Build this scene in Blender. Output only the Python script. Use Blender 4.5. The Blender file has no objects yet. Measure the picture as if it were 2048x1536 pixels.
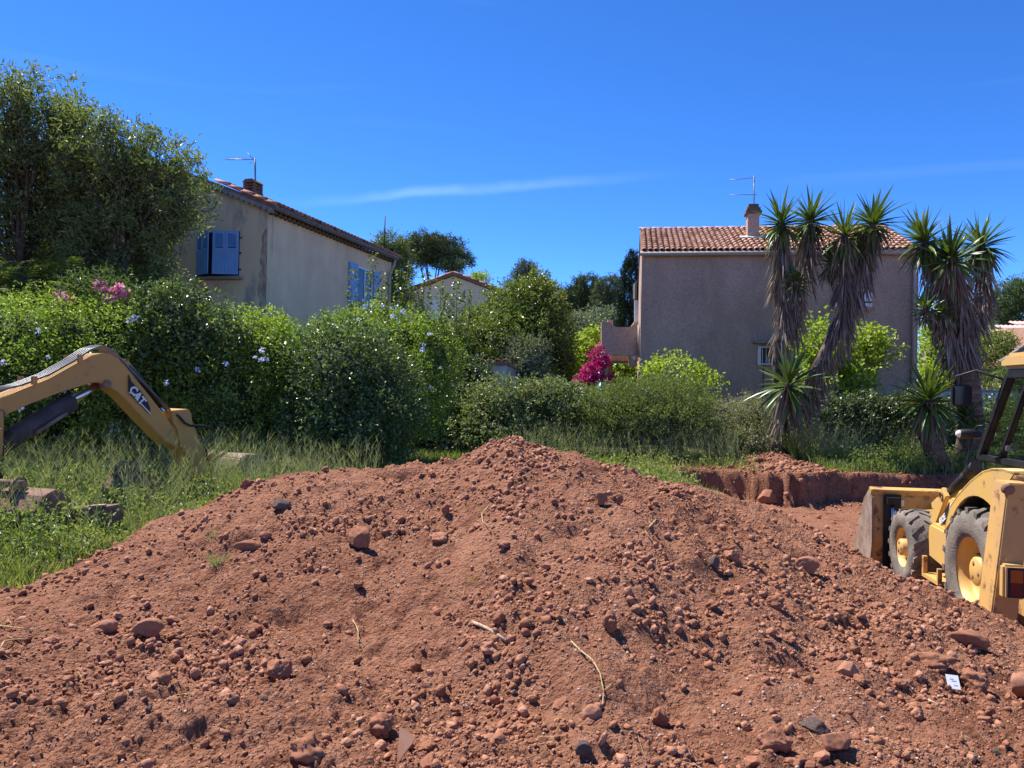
import bpy, bmesh, math, random
import numpy as np
from mathutils import Vector, Matrix, noise as mnoise

# ---------------------------------------------------------------- camera, sky, sun, exposure
SC = bpy.context.scene
COL = SC.collection
FPX = 1538.0                         # focal length in pixels of the 2048 wide photograph
PITCH = math.atan(10/1538); ROLL = 0.02
EYE = np.array([0.0, 0.0, 1.6])
_cp, _sp = math.cos(PITCH), math.sin(PITCH); _cr, _sr = math.cos(ROLL), math.sin(ROLL)
_R0 = np.array([1.0, 0, 0]); _F0 = np.array([0, _cp, _sp]); _U0 = np.array([0, -_sp, _cp])
CR = _R0*_cr+_U0*_sr; CU = -_R0*_sr+_U0*_cr; CF = _F0
cam_d = bpy.data.cameras.new('camera'); cam = bpy.data.objects.new('camera', cam_d); COL.objects.link(cam)
cam_d.sensor_width = 36; cam_d.lens = 36*FPX/2048; cam_d.clip_start = 0.05; cam_d.clip_end = 3000
cam.matrix_world = Matrix(((CR[0], CU[0], -CF[0], EYE[0]), (CR[1], CU[1], -CF[1], EYE[1]),
                           (CR[2], CU[2], -CF[2], EYE[2]), (0, 0, 0, 1)))
SC.camera = cam
SUN_AZ, SUN_EL = math.radians(-52), math.radians(59)      # azimuth from the view axis, positive to the right
W = bpy.data.worlds.new('World'); SC.world = W; W.use_nodes = True
wn = W.node_tree.nodes; wl = W.node_tree.links
for n in list(wn): wn.remove(n)
w_out = wn.new('ShaderNodeOutputWorld'); w_bg = wn.new('ShaderNodeBackground')
w_sky = wn.new('ShaderNodeTexSky'); w_sky.sky_type = 'NISHITA'; w_sky.sun_disc = False
w_sky.sun_elevation = SUN_EL; w_sky.sun_rotation = SUN_AZ
w_sky.altitude = 2000; w_sky.air_density = 0.5; w_sky.dust_density = 0.0; w_sky.ozone_density = 6.5
w_bg.inputs['Strength'].default_value = 0.138
# faint streaks of high cirrus, laid out by direction in the sky
w_tc = wn.new('ShaderNodeTexCoord'); w_map = wn.new('ShaderNodeMapping')
w_map.inputs['Rotation'].default_value = (0, math.radians(-7), 0); w_map.inputs['Scale'].default_value = (1.3, 1.3, 9.0)
w_noi = wn.new('ShaderNodeTexNoise'); w_noi.inputs['Scale'].default_value = 1.7; w_noi.inputs['Detail'].default_value = 5
w_noi.inputs['Distortion'].default_value = 0.6
w_rmp = wn.new('ShaderNodeMapRange'); w_rmp.inputs['From Min'].default_value = 0.58; w_rmp.inputs['From Max'].default_value = 0.90
w_rmp.inputs['To Max'].default_value = 0.045
w_mix = wn.new('ShaderNodeMixRGB'); w_mix.inputs[2].default_value = (5.2, 6.4, 7.6, 1)
w_hsv = wn.new('ShaderNodeHueSaturation'); w_hsv.inputs['Saturation'].default_value = 1.18
w_hsv.inputs['Value'].default_value = 1.0; w_hsv.inputs['Hue'].default_value = 0.506
wl.new(w_tc.outputs['Generated'], w_map.inputs['Vector']); wl.new(w_map.outputs[0], w_noi.inputs['Vector'])
wl.new(w_noi.outputs['Fac'], w_rmp.inputs['Value']); wl.new(w_rmp.outputs[0], w_mix.inputs[0])
wl.new(w_sky.outputs[0], w_hsv.inputs['Color']); wl.new(w_hsv.outputs[0], w_mix.inputs[1])
# one long thin streak of cirrus across the middle of the sky
_d1 = Vector(CF+(560-1024)/FPX*CR-(408-768)/FPX*CU).normalized(); _d2 = Vector(CF+(1420-1024)/FPX*CR-(346-768)/FPX*CU).normalized(); _nn = _d1.cross(_d2).normalized()
def _vm(op, a, b=None):
    n = wn.new('ShaderNodeVectorMath'); n.operation = op; wl.new(a, n.inputs[0])
    if b is not None: n.inputs[1].default_value = b
    return n
def _mr(sock, a, b, c, d):
    n = wn.new('ShaderNodeMapRange'); n.interpolation_type = 'SMOOTHSTEP'; wl.new(sock, n.inputs['Value'])
    for k_, v_ in (('From Min', a), ('From Max', b), ('To Min', c), ('To Max', d)): n.inputs[k_].default_value = v_
    return n.outputs[0]
def _mu(a, b, op='MULTIPLY'):
    n = wn.new('ShaderNodeMath'); n.operation = op; wl.new(a, n.inputs[0])
    if isinstance(b, float): n.inputs[1].default_value = b
    else: wl.new(b, n.inputs[1])
    return n.outputs[0]
_n2 = wn.new('ShaderNodeTexNoise'); _n2.inputs['Scale'].default_value = 9; _n2.inputs['Detail'].default_value = 6; wl.new(w_tc.outputs['Generated'], _n2.inputs['Vector'])
_dev = _mu(_vm('DOT_PRODUCT', w_tc.outputs['Generated'], tuple(_nn)).outputs['Value'], _mu(_mu(_n2.outputs['Fac'], -.5, 'ADD'), .018), 'ADD')
_wid = _mr(_mu(_dev, 0.0, 'MAXIMUM'), 0, .008, 1, 0); _wid2 = _mr(_mu(_dev, 0.0, 'MINIMUM'), -.012, 0, 0, 1)
_al = _vm('DOT_PRODUCT', w_tc.outputs['Generated'], tuple((_d2-_d1).normalized())).outputs['Value']; _a0 = _d1.dot((_d2-_d1).normalized()); _a1 = _d2.dot((_d2-_d1).normalized())
_f = _mu(_mu(_mu(_wid, _wid2), _mr(_al, _a0-.05, _a0+.15, 0, 1)), _mr(_al, _a1-.30, _a1, 1, 0)); _f = _mu(_mu(_f, _mr(_n2.outputs['Fac'], .25, .7, .4, 1)), .085)
w_mix2 = wn.new('ShaderNodeMixRGB'); w_mix2.inputs[2].default_value = (5.2, 6.4, 7.6, 1); wl.new(_f, w_mix2.inputs[0]); wl.new(w_mix.outputs[0], w_mix2.inputs[1])
wl.new(w_mix2.outputs[0], w_bg.inputs['Color']); wl.new(w_bg.outputs[0], w_out.inputs[0])
sun_d = bpy.data.lights.new('sun', 'SUN'); sun_d.energy = 3.7; sun_d.angle = math.radians(0.53); sun_d.color = (1.0, 0.955, 0.88)
sun = bpy.data.objects.new('sun', sun_d); COL.objects.link(sun)
_sd = Vector((math.sin(SUN_AZ)*math.cos(SUN_EL), math.cos(SUN_AZ)*math.cos(SUN_EL), math.sin(SUN_EL)))
sun.rotation_euler = _sd.to_track_quat('Z', 'Y').to_euler(); sun.location = (0, 0, 30)
SC.view_settings.view_transform = 'Standard'; SC.view_settings.look = 'None'
SC.view_settings.gamma = 1.0; SC.view_settings.use_curve_mapping = False
SC.view_settings.exposure = 1.38

# ---------------------------------------------------------------- pixel helpers (photograph pixels give directions)
def ray(px, py): return CF+(px-1024)/FPX*CR-(py-768)/FPX*CU
def P(px, py, d): return EYE+d*ray(px, py)
def pz(px, py, z):
    r = ray(px, py); return EYE+r*((z-EYE[2])/r[2])
def V(a): return Vector((float(a[0]), float(a[1]), float(a[2])))

# ---------------------------------------------------------------- numpy noise
def _h(ix, iy, s):
    h = (ix.astype(np.int64)*374761393+iy.astype(np.int64)*668265263+s*974634777) & 0xffffffff
    h = ((h ^ (h >> 13))*1274126177) & 0xffffffff
    h = h ^ (h >> 16)
    return (h & 0xffff)/65535.0
def vn(x, y, s=0):
    xi = np.floor(x); yi = np.floor(y); fx = x-xi; fy = y-yi
    fx = fx*fx*fx*(fx*(fx*6-15)+10); fy = fy*fy*fy*(fy*(fy*6-15)+10)
    a = _h(xi, yi, s); b = _h(xi+1, yi, s); c = _h(xi, yi+1, s); d = _h(xi+1, yi+1, s)
    return (a+(b-a)*fx+(c-a)*fy+(a-b-c+d)*fx*fy)*2-1
def sst(x, a, b):
    t = np.clip((x-a)/(b-a), 0, 1); return t*t*(3-2*t)

# ---------------------------------------------------------------- mesh builders
def mesh_arrays(name, verts, faces, smooth=False):
    verts = np.ascontiguousarray(verts, dtype=np.float32); faces = np.ascontiguousarray(faces, dtype=np.int32)
    n, k = faces.shape
    me = bpy.data.meshes.new(name); me.vertices.add(len(verts)); me.vertices.foreach_set('co', verts.ravel())
    me.loops.add(n*k); me.loops.foreach_set('vertex_index', faces.ravel())
    me.polygons.add(n); me.polygons.foreach_set('loop_start', np.arange(0, n*k, k, dtype=np.int32))
    me.update(calc_edges=True)
    me.polygons.foreach_set('use_smooth', np.full(n, smooth, dtype=bool))
    return me
def link(name, me, mat=None, parent=None):
    o = bpy.data.objects.new(name, me); COL.objects.link(o)
    if mat is not None and me is not None and len(me.materials) == 0: me.materials.append(mat)
    if parent is not None: o.parent = parent
    return o
def tag(o, label, cat, group=None, kind=None):
    if label: o['label'] = label
    if cat: o['category'] = cat
    if group: o['group'] = group
    if kind: o['kind'] = kind
    return o
def thing(name, label, cat, loc=(0, 0, 0), rotz=0.0, group=None):
    o = bpy.data.objects.new(name, None); COL.objects.link(o); o.empty_display_size = 0.2
    o.location = V(loc); o.rotation_euler = (0, 0, rotz)
    return tag(o, label, cat, group)
class MB:
    """collects faces of one part"""
    def __init__(s): s.v = []; s.f = []; s.sm = []
    def add(s, vs, fs, smooth=False):
        b = len(s.v); s.v += [tuple(map(float, v)) for v in vs]
        s.f += [tuple(i+b for i in f) for f in fs]; s.sm += [smooth]*len(fs); return s
    def box(s, x0, x1, y0, y1, z0, z1):
        return s.add([(x0, y0, z0), (x1, y0, z0), (x1, y1, z0), (x0, y1, z0), (x0, y0, z1), (x1, y0, z1), (x1, y1, z1), (x0, y1, z1)],
                     [(3, 2, 1, 0), (4, 5, 6, 7), (0, 1, 5, 4), (1, 2, 6, 5), (2, 3, 7, 6), (3, 0, 4, 7)])
    def obox(s, c, ax, ay, az):
        """box from centre and half axes"""
        c = np.array(c, float); ax, ay, az = [np.array(a, float) for a in (ax, ay, az)]
        vs = [c+i*ax+j*ay+k*az for k in (-1, 1) for i, j in ((-1, -1), (1, -1), (1, 1), (-1, 1))]
        return s.add(vs, [(3, 2, 1, 0), (4, 5, 6, 7), (0, 1, 5, 4), (1, 2, 6, 5), (2, 3, 7, 6), (3, 0, 4, 7)])
    def bar(s, a, b, w, h, up=(0, 0, 1)):
        a = np.array(a, float); b = np.array(b, float); t = b-a; L = np.linalg.norm(t); t /= L
        u = np.array(up, float); r = np.cross(t, u)
        if np.linalg.norm(r) < 1e-4: r = np.cross(t, (1, 0, 0))
        r /= np.linalg.norm(r); u = np.cross(r, t)
        return s.obox((a+b)/2, t*L/2, r*w/2, u*h/2)
    def prism(s, pts, ext):
        """closed polygon pts (3d list) extruded by vector ext"""
        n = len(pts); e = np.array(ext, float); p = [np.array(q, float) for q in pts]
        vs = p+[q+e for q in p]
        fs = [tuple(range(n))[::-1], tuple(range(n, 2*n))]+[(i, (i+1) % n, n+(i+1) % n, n+i) for i in range(n)]
        return s.add(vs, fs)
    def tube(s, pts, rad, n=8, cap=True, smooth=True):
        pts = [np.array(p, float) for p in pts]; m = len(pts)
        if not hasattr(rad, '__len__'): rad = [rad]*m
        vs = []; prev = None
        for i in range(m):
            t = pts[min(i+1, m-1)]-pts[max(i-1, 0)]; t = t/(np.linalg.norm(t)+1e-9)
            if prev is None:
                r = np.cross(t, (0, 0, 1.0))
                if np.linalg.norm(r) < .05: r = np.cross(t, (1.0, 0, 0))
            else: r = prev-t*np.dot(prev, t)
            r = r/(np.linalg.norm(r)+1e-9); prev = r; u = np.cross(t, r)
            for k in range(n):
                a = 2*math.pi*k/n; vs.append(pts[i]+rad[i]*(math.cos(a)*r+math.sin(a)*u))
        fs = [(i*n+k, i*n+(k+1) % n, (i+1)*n+(k+1) % n, (i+1)*n+k) for i in range(m-1) for k in range(n)]
        s.add(vs, fs, smooth)
        if cap:
            b = len(s.v)-len(vs)
            s.f += [tuple(b+k for k in range(n))[::-1], tuple(b+(m-1)*n+k for k in range(n))]; s.sm += [False, False]
        return s
    def lathe(s, prof, c, axis=0, n=32, smooth=True):
        """prof: (along axis, radius) list turned about axis 0=X 1=Y 2=Z through c"""
        vs = []
        for a, r in prof:
            for k in range(n):
                t = 2*math.pi*k/n; q = [0, 0, 0]; q[axis] = a; q[(axis+1) % 3] = r*math.cos(t); q[(axis+2) % 3] = r*math.sin(t)
                vs.append((c[0]+q[0], c[1]+q[1], c[2]+q[2]))
        m = len(prof)
        return s.add(vs, [(i*n+k, i*n+(k+1) % n, (i+1)*n+(k+1) % n, (i+1)*n+k) for i in range(m-1) for k in range(n)], smooth)
    def mesh(s, name, bevel=0):
        me = bpy.data.meshes.new(name); me.from_pydata(s.v, [], s.f); me.update()
        bm = bmesh.new(); bm.from_mesh(me)
        bmesh.ops.recalc_face_normals(bm, faces=bm.faces)
        if bevel:
            es = [e for e in bm.edges if len(e.link_faces) == 2 and e.calc_face_angle(0) > 0.6]
            bmesh.ops.bevel(bm, geom=es, offset=bevel, segments=2, affect='EDGES', clamp_overlap=True)
        bm.to_mesh(me); bm.free()
        if not bevel: me.polygons.foreach_set('use_smooth', s.sm)
        return me
    def build(s, name, mat, parent=None, bevel=0): return link(name, s.mesh(name, bevel), mat, parent)

# ---------------------------------------------------------------- materials
MATS = {}
def mat(name, col, rough=.7, col2=None, scale=3.0, detail=6, bump=0, bscale=None, spec=.3, metal=0, coords='Object', lo=.4, hi=.62, stretch=None):
    if name in MATS: return MATS[name]
    m = bpy.data.materials.new(name); m.use_nodes = True; MATS[name] = m
    nt = m.node_tree; N = nt.nodes; L = nt.links; b = N['Principled BSDF']
    b.inputs['Roughness'].default_value = rough; b.inputs['Specular IOR Level'].default_value = spec; b.inputs['Metallic'].default_value = metal
    b.inputs['Base Color'].default_value = (*col, 1)
    tc = N.new('ShaderNodeTexCoord'); vec = tc.outputs[coords]
    if stretch:
        mp = N.new('ShaderNodeMapping'); mp.inputs['Scale'].default_value = stretch; L.new(vec, mp.inputs[0]); vec = mp.outputs[0]
    if col2:
        nz = N.new('ShaderNodeTexNoise'); nz.inputs['Scale'].default_value = scale; nz.inputs['Detail'].default_value = detail
        nz.inputs['Roughness'].default_value = .65; L.new(vec, nz.inputs['Vector'])
        r = N.new('ShaderNodeMapRange'); r.inputs['From Min'].default_value = lo; r.inputs['From Max'].default_value = hi
        L.new(nz.outputs['Fac'], r.inputs['Value'])
        mx = N.new('ShaderNodeMixRGB'); mx.inputs[1].default_value = (*col, 1); mx.inputs[2].default_value = (*col2, 1)
        L.new(r.outputs[0], mx.inputs[0]); L.new(mx.outputs[0], b.inputs['Base Color'])
    if bump:
        n2 = N.new('ShaderNodeTexNoise'); n2.inputs['Scale'].default_value = bscale or scale*6; n2.inputs['Detail'].default_value = 5
        L.new(vec, n2.inputs['Vector']); bp = N.new('ShaderNodeBump'); bp.inputs['Strength'].default_value = bump; bp.inputs['Distance'].default_value = .02
        L.new(n2.outputs['Fac'], bp.inputs['Height']); L.new(bp.outputs[0], b.inputs['Normal'])
    return m
def leafmat(name, c1, c2, c3=None, trans=.35, rough=.45, spec=.35, tint=(1.5, 1.6, .55)):
    """leaf: colour varies from leaf to leaf, light passes through"""
    if name in MATS: return MATS[name]
    m = bpy.data.materials.new(name); m.use_nodes = True; MATS[name] = m
    nt = m.node_tree; N = nt.nodes; L = nt.links; b = N['Principled BSDF']; out = N['Material Output']
    g = N.new('ShaderNodeNewGeometry'); cr = N.new('ShaderNodeValToRGB')
    cr.color_ramp.elements[0].color = (*c1, 1); cr.color_ramp.elements[1].color = (*c2, 1); cr.color_ramp.elements[1].position = .8
    if c3: e = cr.color_ramp.elements.new(1.0); e.color = (*c3, 1)
    L.new(g.outputs['Random Per Island'], cr.inputs[0]); L.new(cr.outputs[0], b.inputs['Base Color'])
    b.inputs['Roughness'].default_value = rough; b.inputs['Specular IOR Level'].default_value = spec
    t = N.new('ShaderNodeBsdfTranslucent'); mul = N.new('ShaderNodeMixRGB'); mul.blend_type = 'MULTIPLY'; mul.inputs[0].default_value = 1
    mul.inputs[2].default_value = (*tint, 1); L.new(cr.outputs[0], mul.inputs[1]); L.new(mul.outputs[0], t.inputs[0])
    mx = N.new('ShaderNodeMixShader'); mx.inputs[0].default_value = trans
    L.new(b.outputs[0], mx.inputs[1]); L.new(t.outputs[0], mx.inputs[2]); L.new(mx.outputs[0], out.inputs[0])
    return m

def soil(name, masked=False):
    m = bpy.data.materials.new(name); m.use_nodes = True; MATS[name] = m
    nt = m.node_tree; N = nt.nodes; L = nt.links; b = N['Principled BSDF']
    b.inputs['Roughness'].default_value = .95; b.inputs['Specular IOR Level'].default_value = .1
    tc = N.new('ShaderNodeTexCoord')
    def noi(sc, de=6, ro=.6):
        n = N.new('ShaderNodeTexNoise'); n.inputs['Scale'].default_value = sc; n.inputs['Detail'].default_value = de; n.inputs['Roughness'].default_value = ro
        L.new(tc.outputs['Object'], n.inputs['Vector']); return n
    def rng(sock, a, b_, lo=0, hi=1):
        r = N.new('ShaderNodeMapRange'); r.inputs['From Min'].default_value = a; r.inputs['From Max'].default_value = b_
        r.inputs['To Min'].default_value = lo; r.inputs['To Max'].default_value = hi; L.new(sock, r.inputs['Value']); return r.outputs[0]
    def mix(f, a, b_):
        x = N.new('ShaderNodeMixRGB')
        for i, v in ((0, f), (1, a), (2, b_)):
            if isinstance(v, tuple): x.inputs[i].default_value = (*v, 1)
            else: L.new(v, x.inputs[i])
        return x.outputs[0]
    base = mix(rng(noi(.9, 8).outputs['Fac'], .38, .62), (.225, .092, .052), (.31, .140, .083))
    base = mix(rng(noi(14, 6, .7).outputs['Fac'], .45, .75), base, (.40, .20, .125))
    base = mix(rng(noi(5, 5, .6).outputs['Fac'], .54, .68, 0, .9), base, (.135, .054, .033))
    sp = N.new('ShaderNodeTexVoronoi'); sp.inputs['Scale'].default_value = 42; L.new(tc.outputs['Object'], sp.inputs['Vector'])
    base = mix(rng(sp.outputs['Distance'], .10, .04, 0, .8), base, (.47, .33, .26))
    if masked:
        at = N.new('ShaderNodeAttribute'); at.attribute_name = 'turf'
        green = mix(rng(noi(2.2, 6).outputs['Fac'], .4, .62), (.050, .062, .020), (.15, .13, .055))
        base = mix(at.outputs['Fac'], base, green)
    L.new(base, b.inputs['Base Color'])
    v1 = N.new('ShaderNodeTexVoronoi'); v1.inputs['Scale'].default_value = 34; L.new(tc.outputs['Object'], v1.inputs['Vector'])
    v2 = N.new('ShaderNodeTexVoronoi'); v2.inputs['Scale'].default_value = 85; L.new(tc.outputs['Object'], v2.inputs['Vector'])
    n3 = noi(60, 6, .7)
    def math_(op, a, b_):
        x = N.new('ShaderNodeMath'); x.operation = op
        for i, v in ((0, a), (1, b_)):
            if isinstance(v, float): x.inputs[i].default_value = v
            else: L.new(v, x.inputs[i])
        return x.outputs[0]
    hgt = math_('ADD', math_('MULTIPLY', v1.outputs['Distance'], -.9), math_('MULTIPLY', v2.outputs['Distance'], -.45))
    hgt = math_('ADD', hgt, n3.outputs['Fac'])
    bp = N.new('ShaderNodeBump'); bp.inputs['Strength'].default_value = 1.0; bp.inputs['Distance'].default_value = .026
    L.new(hgt, bp.inputs['Height']); L.new(bp.outputs[0], b.inputs['Normal'])
    return m

# ---------------------------------------------------------------- terrain heights
def ground_z(x, y):
    x = np.asarray(x, float); y = np.asarray(y, float)
    z = .05*vn(x*.35, y*.35, 3)+.02*vn(x*1.7, y*1.7, 4)
    z = z-.22*sst(x, .8, 3.6)*(1-sst(y, 6, 9))
    z = z+.10*sst(-x, 3.2, 4.4)*sst(y, 6.2, 7.2)
    edge = 16.35+.16*vn(x*.6, y*0, 5)+.06*vn(x*3.1, y*0+7, 6)+.03*vn(x*8.1, y*3+7, 16)-.60*np.exp(-((x-5.75)/.75)**2)
    inp = sst(edge-y+.05*vn(x*9, y*0+3, 12), -.01, .13)*sst(x-3.35-.25*vn(y*.8, x*0, 8), -.05, .5)*sst(y, 4.8, 7.0)
    rgh = np.exp(-((edge-y)/.5)**2)*(x > 3); z = z-.0*rgh
    floor = -.975+.10*rgh*vn(x*2.3, y*2.3, 13)+.05*rgh*vn(x*6, y*6, 14)+.33*sst(y, 9.8, 15.6)+.03*vn(x*.9, y*.9, 9)*sst(y, 10, 12)
    mound = .24*np.exp(-(((x-6.2)/.8)**2+((y-18.4)/1.5)**2))+.10*vn(x*3.5, y*3.5, 11)*np.exp(-(((x-6.0)/.9)**2+((y-17.2)/1.2)**2))
    z = z+mound
    return z*(1-inp)+floor*inp
_CT = np.array([(-700, 1330, 4.6), (-300, 1245, 5.2), (0, 1180, 5.9), (60, 1167, 6.0), (150, 1132, 6.3), (250, 1085, 6.7), (300, 1048, 6.9), (400, 1015, 7.1), (500, 974, 7.3),
    (600, 953, 7.4), (700, 943, 7.5), (800, 932, 7.5), (835, 926, 7.5), (865, 937, 7.5), (910, 930, 7.5), (970, 899, 7.5), (1030, 884, 7.5), (1080, 899, 7.5), (1160, 914, 7.5),
    (1230, 936, 7.5), (1330, 957, 7.6), (1420, 986, 7.7), (1520, 1012, 7.7), (1560, 1032, 7.6), (1640, 1078, 7.4), (1720, 1112, 7.1), (1800, 1150, 6.8),
    (1880, 1178, 6.5), (1960, 1222, 6.2), (2048, 1265, 5.9), (2350, 1360, 5.2), (2800, 1450, 4.6)], float)
_cpts = np.array([P(a, b, c) for a, b, c in _CT]); _cu = _cpts[:, 0]/_cpts[:, 1]
_TT = np.array([(-700, 4.0), (0, 4.9), (400, 5.0), (700, 4.6), (900, 3.9), (1030, 3.4), (1300, 3.3), (1600, 3.6), (2048, 4.1), (2800, 3.9)], float)
_tu = (_TT[:, 0]-1024)/FPX
HOLLOWS = [(-.97, 7.25, .20, .16, .12), (-1.40, 4.95, .16, .12, .09), (.50, 5.6, .14, .12, .09), (-2.15, 5.95, .16, .12, .09), (-.45, 4.3, .22, .16, .07), (1.55, 4.35, .20, .15, .08), (2.3, 5.2, .18, .14, .08), (-1.6, 3.9, .2, .15, .06), (.75, 7.0, .15, .13, .08)]
def heap_z(x, y):
    x = np.asarray(x, float); y = np.asarray(y, float); u = x/np.maximum(y, .3)
    D = np.interp(u, _cu, _cpts[:, 1]); Zc = np.interp(u, _cu, _cpts[:, 2]); Dn = np.interp(u, _tu, _TT[:, 1])
    zn = -.22*sst(x, .8, 3.6)+.03*vn(x*.6, y*.6, 21)+.03
    t = (D-y)/(D-Dn)
    front = Zc+(zn-Zc)*np.clip(t, 0, 1)**1.18
    # soften the toe
    k = .10; a = np.exp(-np.clip((front-zn)/k, 0, 30)); front = front+k*.35*a*sst(t, .55, 1.0)
    dd = np.maximum(y-D, 0); back = Zc-.66*(np.sqrt(dd*dd+.02)-.1414)
    z = np.where(t > 0, front, back)
    onh = sst(t, -.9, .15)*1.0
    slope = sst(t, .02, .30)*(1-sst(t, .85, 1.15))
    # rills and spurs that run down the slope, then lumps of every size
    s1 = u*7.5+.35*vn(x*1.2, y*1.2, 31)
    z = z+slope*(.075*vn(s1*1.0, y*.35+3, 32)+.035*vn(s1*2.7, y*.7, 33))
    z = z+onh*(.045*vn(x*1.9, y*1.9, 34)+.036*vn(x*4.6, y*4.6, 35))
    for hx0, hy0, sx0, sy0, dp in HOLLOWS: z = z-dp*np.exp(-((x-hx0)/sx0)**2-((y-hy0)/np.where(y > hy0, sy0*.45, sy0))**2)
    rough = .55+.45*vn(x*1.1+9, y*1.1, 36)
    l1 = vn(x*11, y*11, 37); l2 = vn(x*24, y*24, 38); l3 = vn(x*52, y*52, 39)
    z = z+(rough+.25)*(.026*l1+.024*np.abs(l2)+.014*np.abs(l3))*np.where(y > D+.4, .3, 1.0)
    return z
def surf_z(x, y): return np.maximum(ground_z(x, y), heap_z(x, y))
def heap_hit(px, py):
    r = ray(px, py); ds = np.arange(1.6, 40, .02); q = EYE[None]+ds[:, None]*r[None]
    below = np.nonzero(q[:, 2] <= surf_z(q[:, 0], q[:, 1]))[0]
    return q[below[0]] if len(below) else q[-1]
def gz(x, y): return float(surf_z(np.array([x]), np.array([y]))[0])

# ---------------------------------------------------------------- ground sheet
def polar_grid(us, ds):
    uu, dd = np.meshgrid(us, ds); return uu, dd
def sheet(nu, nd):
    i = np.arange(nd-1)[:, None]*nu+np.arange(nu-1)[None]
    return np.stack([i, i+1, i+nu+1, i+nu], -1).reshape(-1, 4)
M_soil = soil('red_soil'); M_turf = soil('turf_soil', True)
ang = np.concatenate([np.linspace(-180, -55, 60)[:-1], np.linspace(-55, 55, 360), np.linspace(55, 180, 60)[1:]])*math.pi/180
rad = np.concatenate([[.3, 1, 2, 3], np.arange(4, 15, .14), np.arange(15, 18.5, .035), np.arange(18.5, 26, .16), np.geomspace(26, 900, 34)])
A_, R_ = np.meshgrid(ang, rad); gx = R_*np.sin(A_); gy = R_*np.cos(A_)
gh = ground_z(gx, gy)-sst(R_, 1, 5)*0-.02*(gy < 7)
me = mesh_arrays('ground', np.stack([gx, gy, gh], -1).reshape(-1, 3), sheet(len(ang), len(rad)), True)
edge = 16.35-.75*np.exp(-((gx-5.75)/.75)**2)
soilm = np.clip(sst(gx, 2.6, 3.6)*sst(edge+.55+.3*vn(gx*2, gy*2, 51)-gy, 0, .25)+1.2*np.exp(-(((gx-6.0)/1.0)**2+((gy-17.3)/1.5)**2))*(vn(gx*5, gy*5, 52) > -.5), 0, 1)
soilm = np.maximum(soilm, 1-sst(gy, 5.6, 6.2+.5*vn(gx*1.5, gy*1.5, 53)))
at = me.attributes.new('turf', 'FLOAT', 'POINT'); at.data.foreach_set('value', (1-soilm).astype(np.float32).ravel())
ground = link('ground', me, M_turf); ground['kind'] = 'structure'
# ---------------------------------------------------------------- spoil heap
hu = np.linspace(-.94, .94, 740); hd = np.concatenate([np.geomspace(1.0, 2.6, 50)[:-1], np.geomspace(2.6, 8.2, 400), np.linspace(8.2, 11.0, 60)[1:]])
U_, D_ = np.meshgrid(hu, hd); hx = U_*D_; hy = D_
me = mesh_arrays('dirt_heap', np.stack([hx, hy, heap_z(hx, hy)], -1).reshape(-1, 3), sheet(len(hu), len(hd)), True)
heap = link('dirt_heap', me, M_soil); heap['kind'] = 'structure'
# ---------------------------------------------------------------- loose earth on the heap
rng = np.random.default_rng(7); random.seed(7)
def randrot(n):
    q = rng.normal(size=(n, 4)); q /= np.linalg.norm(q, axis=1)[:, None]; w, x, y, z = q.T
    return np.stack([np.stack([1-2*(y*y+z*z), 2*(x*y-z*w), 2*(x*z+y*w)], -1), np.stack([2*(x*y+z*w), 1-2*(x*x+z*z), 2*(y*z-x*w)], -1),
                     np.stack([2*(x*z-y*w), 2*(y*z+x*w), 1-2*(x*x+y*y)], -1)], 1)
def ico(sub):
    bm = bmesh.new(); bmesh.ops.create_icosphere(bm, subdivisions=sub, radius=1)
    v = np.array([x.co[:] for x in bm.verts]); f = np.array([[x.index for x in q.verts] for q in bm.faces]); bm.free(); return v, f
IV, IF = ico(1)
def clodmat(name, a, b, c, bump=.8):
    m = soil(name) if False else mat(name, a, .95, b, 16, 6, bump*1.2, 38, .1, lo=.35, hi=.65)
    nt = m.node_tree; N = nt.nodes; L = nt.links; pb = N['Principled BSDF']
    src = pb.inputs['Base Color'].links[0].from_socket; g = N.new('ShaderNodeNewGeometry'); oi = N.new('ShaderNodeObjectInfo')
    ad = N.new('ShaderNodeMath'); ad.operation = 'ADD'; L.new(g.outputs['Random Per Island'], ad.inputs[0]); L.new(oi.outputs['Random'], ad.inputs[1])
    fr = N.new('ShaderNodeMath'); fr.operation = 'FRACT'; L.new(ad.outputs[0], fr.inputs[0])
    r = N.new('ShaderNodeMapRange'); r.inputs['From Min'].default_value = .55; r.inputs['From Max'].default_value = 1; r.inputs['To Max'].default_value = .75
    L.new(fr.outputs[0], r.inputs['Value']); mx = N.new('ShaderNodeMixRGB'); mx.inputs[2].default_value = (*c, 1)
    L.new(r.outputs[0], mx.inputs[0]); L.new(src, mx.inputs[1]); L.new(mx.outputs[0], pb.inputs['Base Color'])
    return m
M_clod = clodmat('earth_clod', (.25, .104, .058), (.36, .168, .100), (.46, .24, .155))
M_peb = clodmat('pebble', (.36, .24, .18), (.5, .40, .33), (.22, .14, .11), .2)
M_drock = mat('dark_stone', (.15, .105, .09), .85, (.27, .18, .145), 9, 6, .9, 30, .2)
def heap_points(n, dlo, dhi, pw=1.0):
    u = rng.uniform(-.80, .80, n); d = dlo*(dhi/dlo)**(rng.uniform(0, 1, n)**pw); return u*d, d
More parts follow.
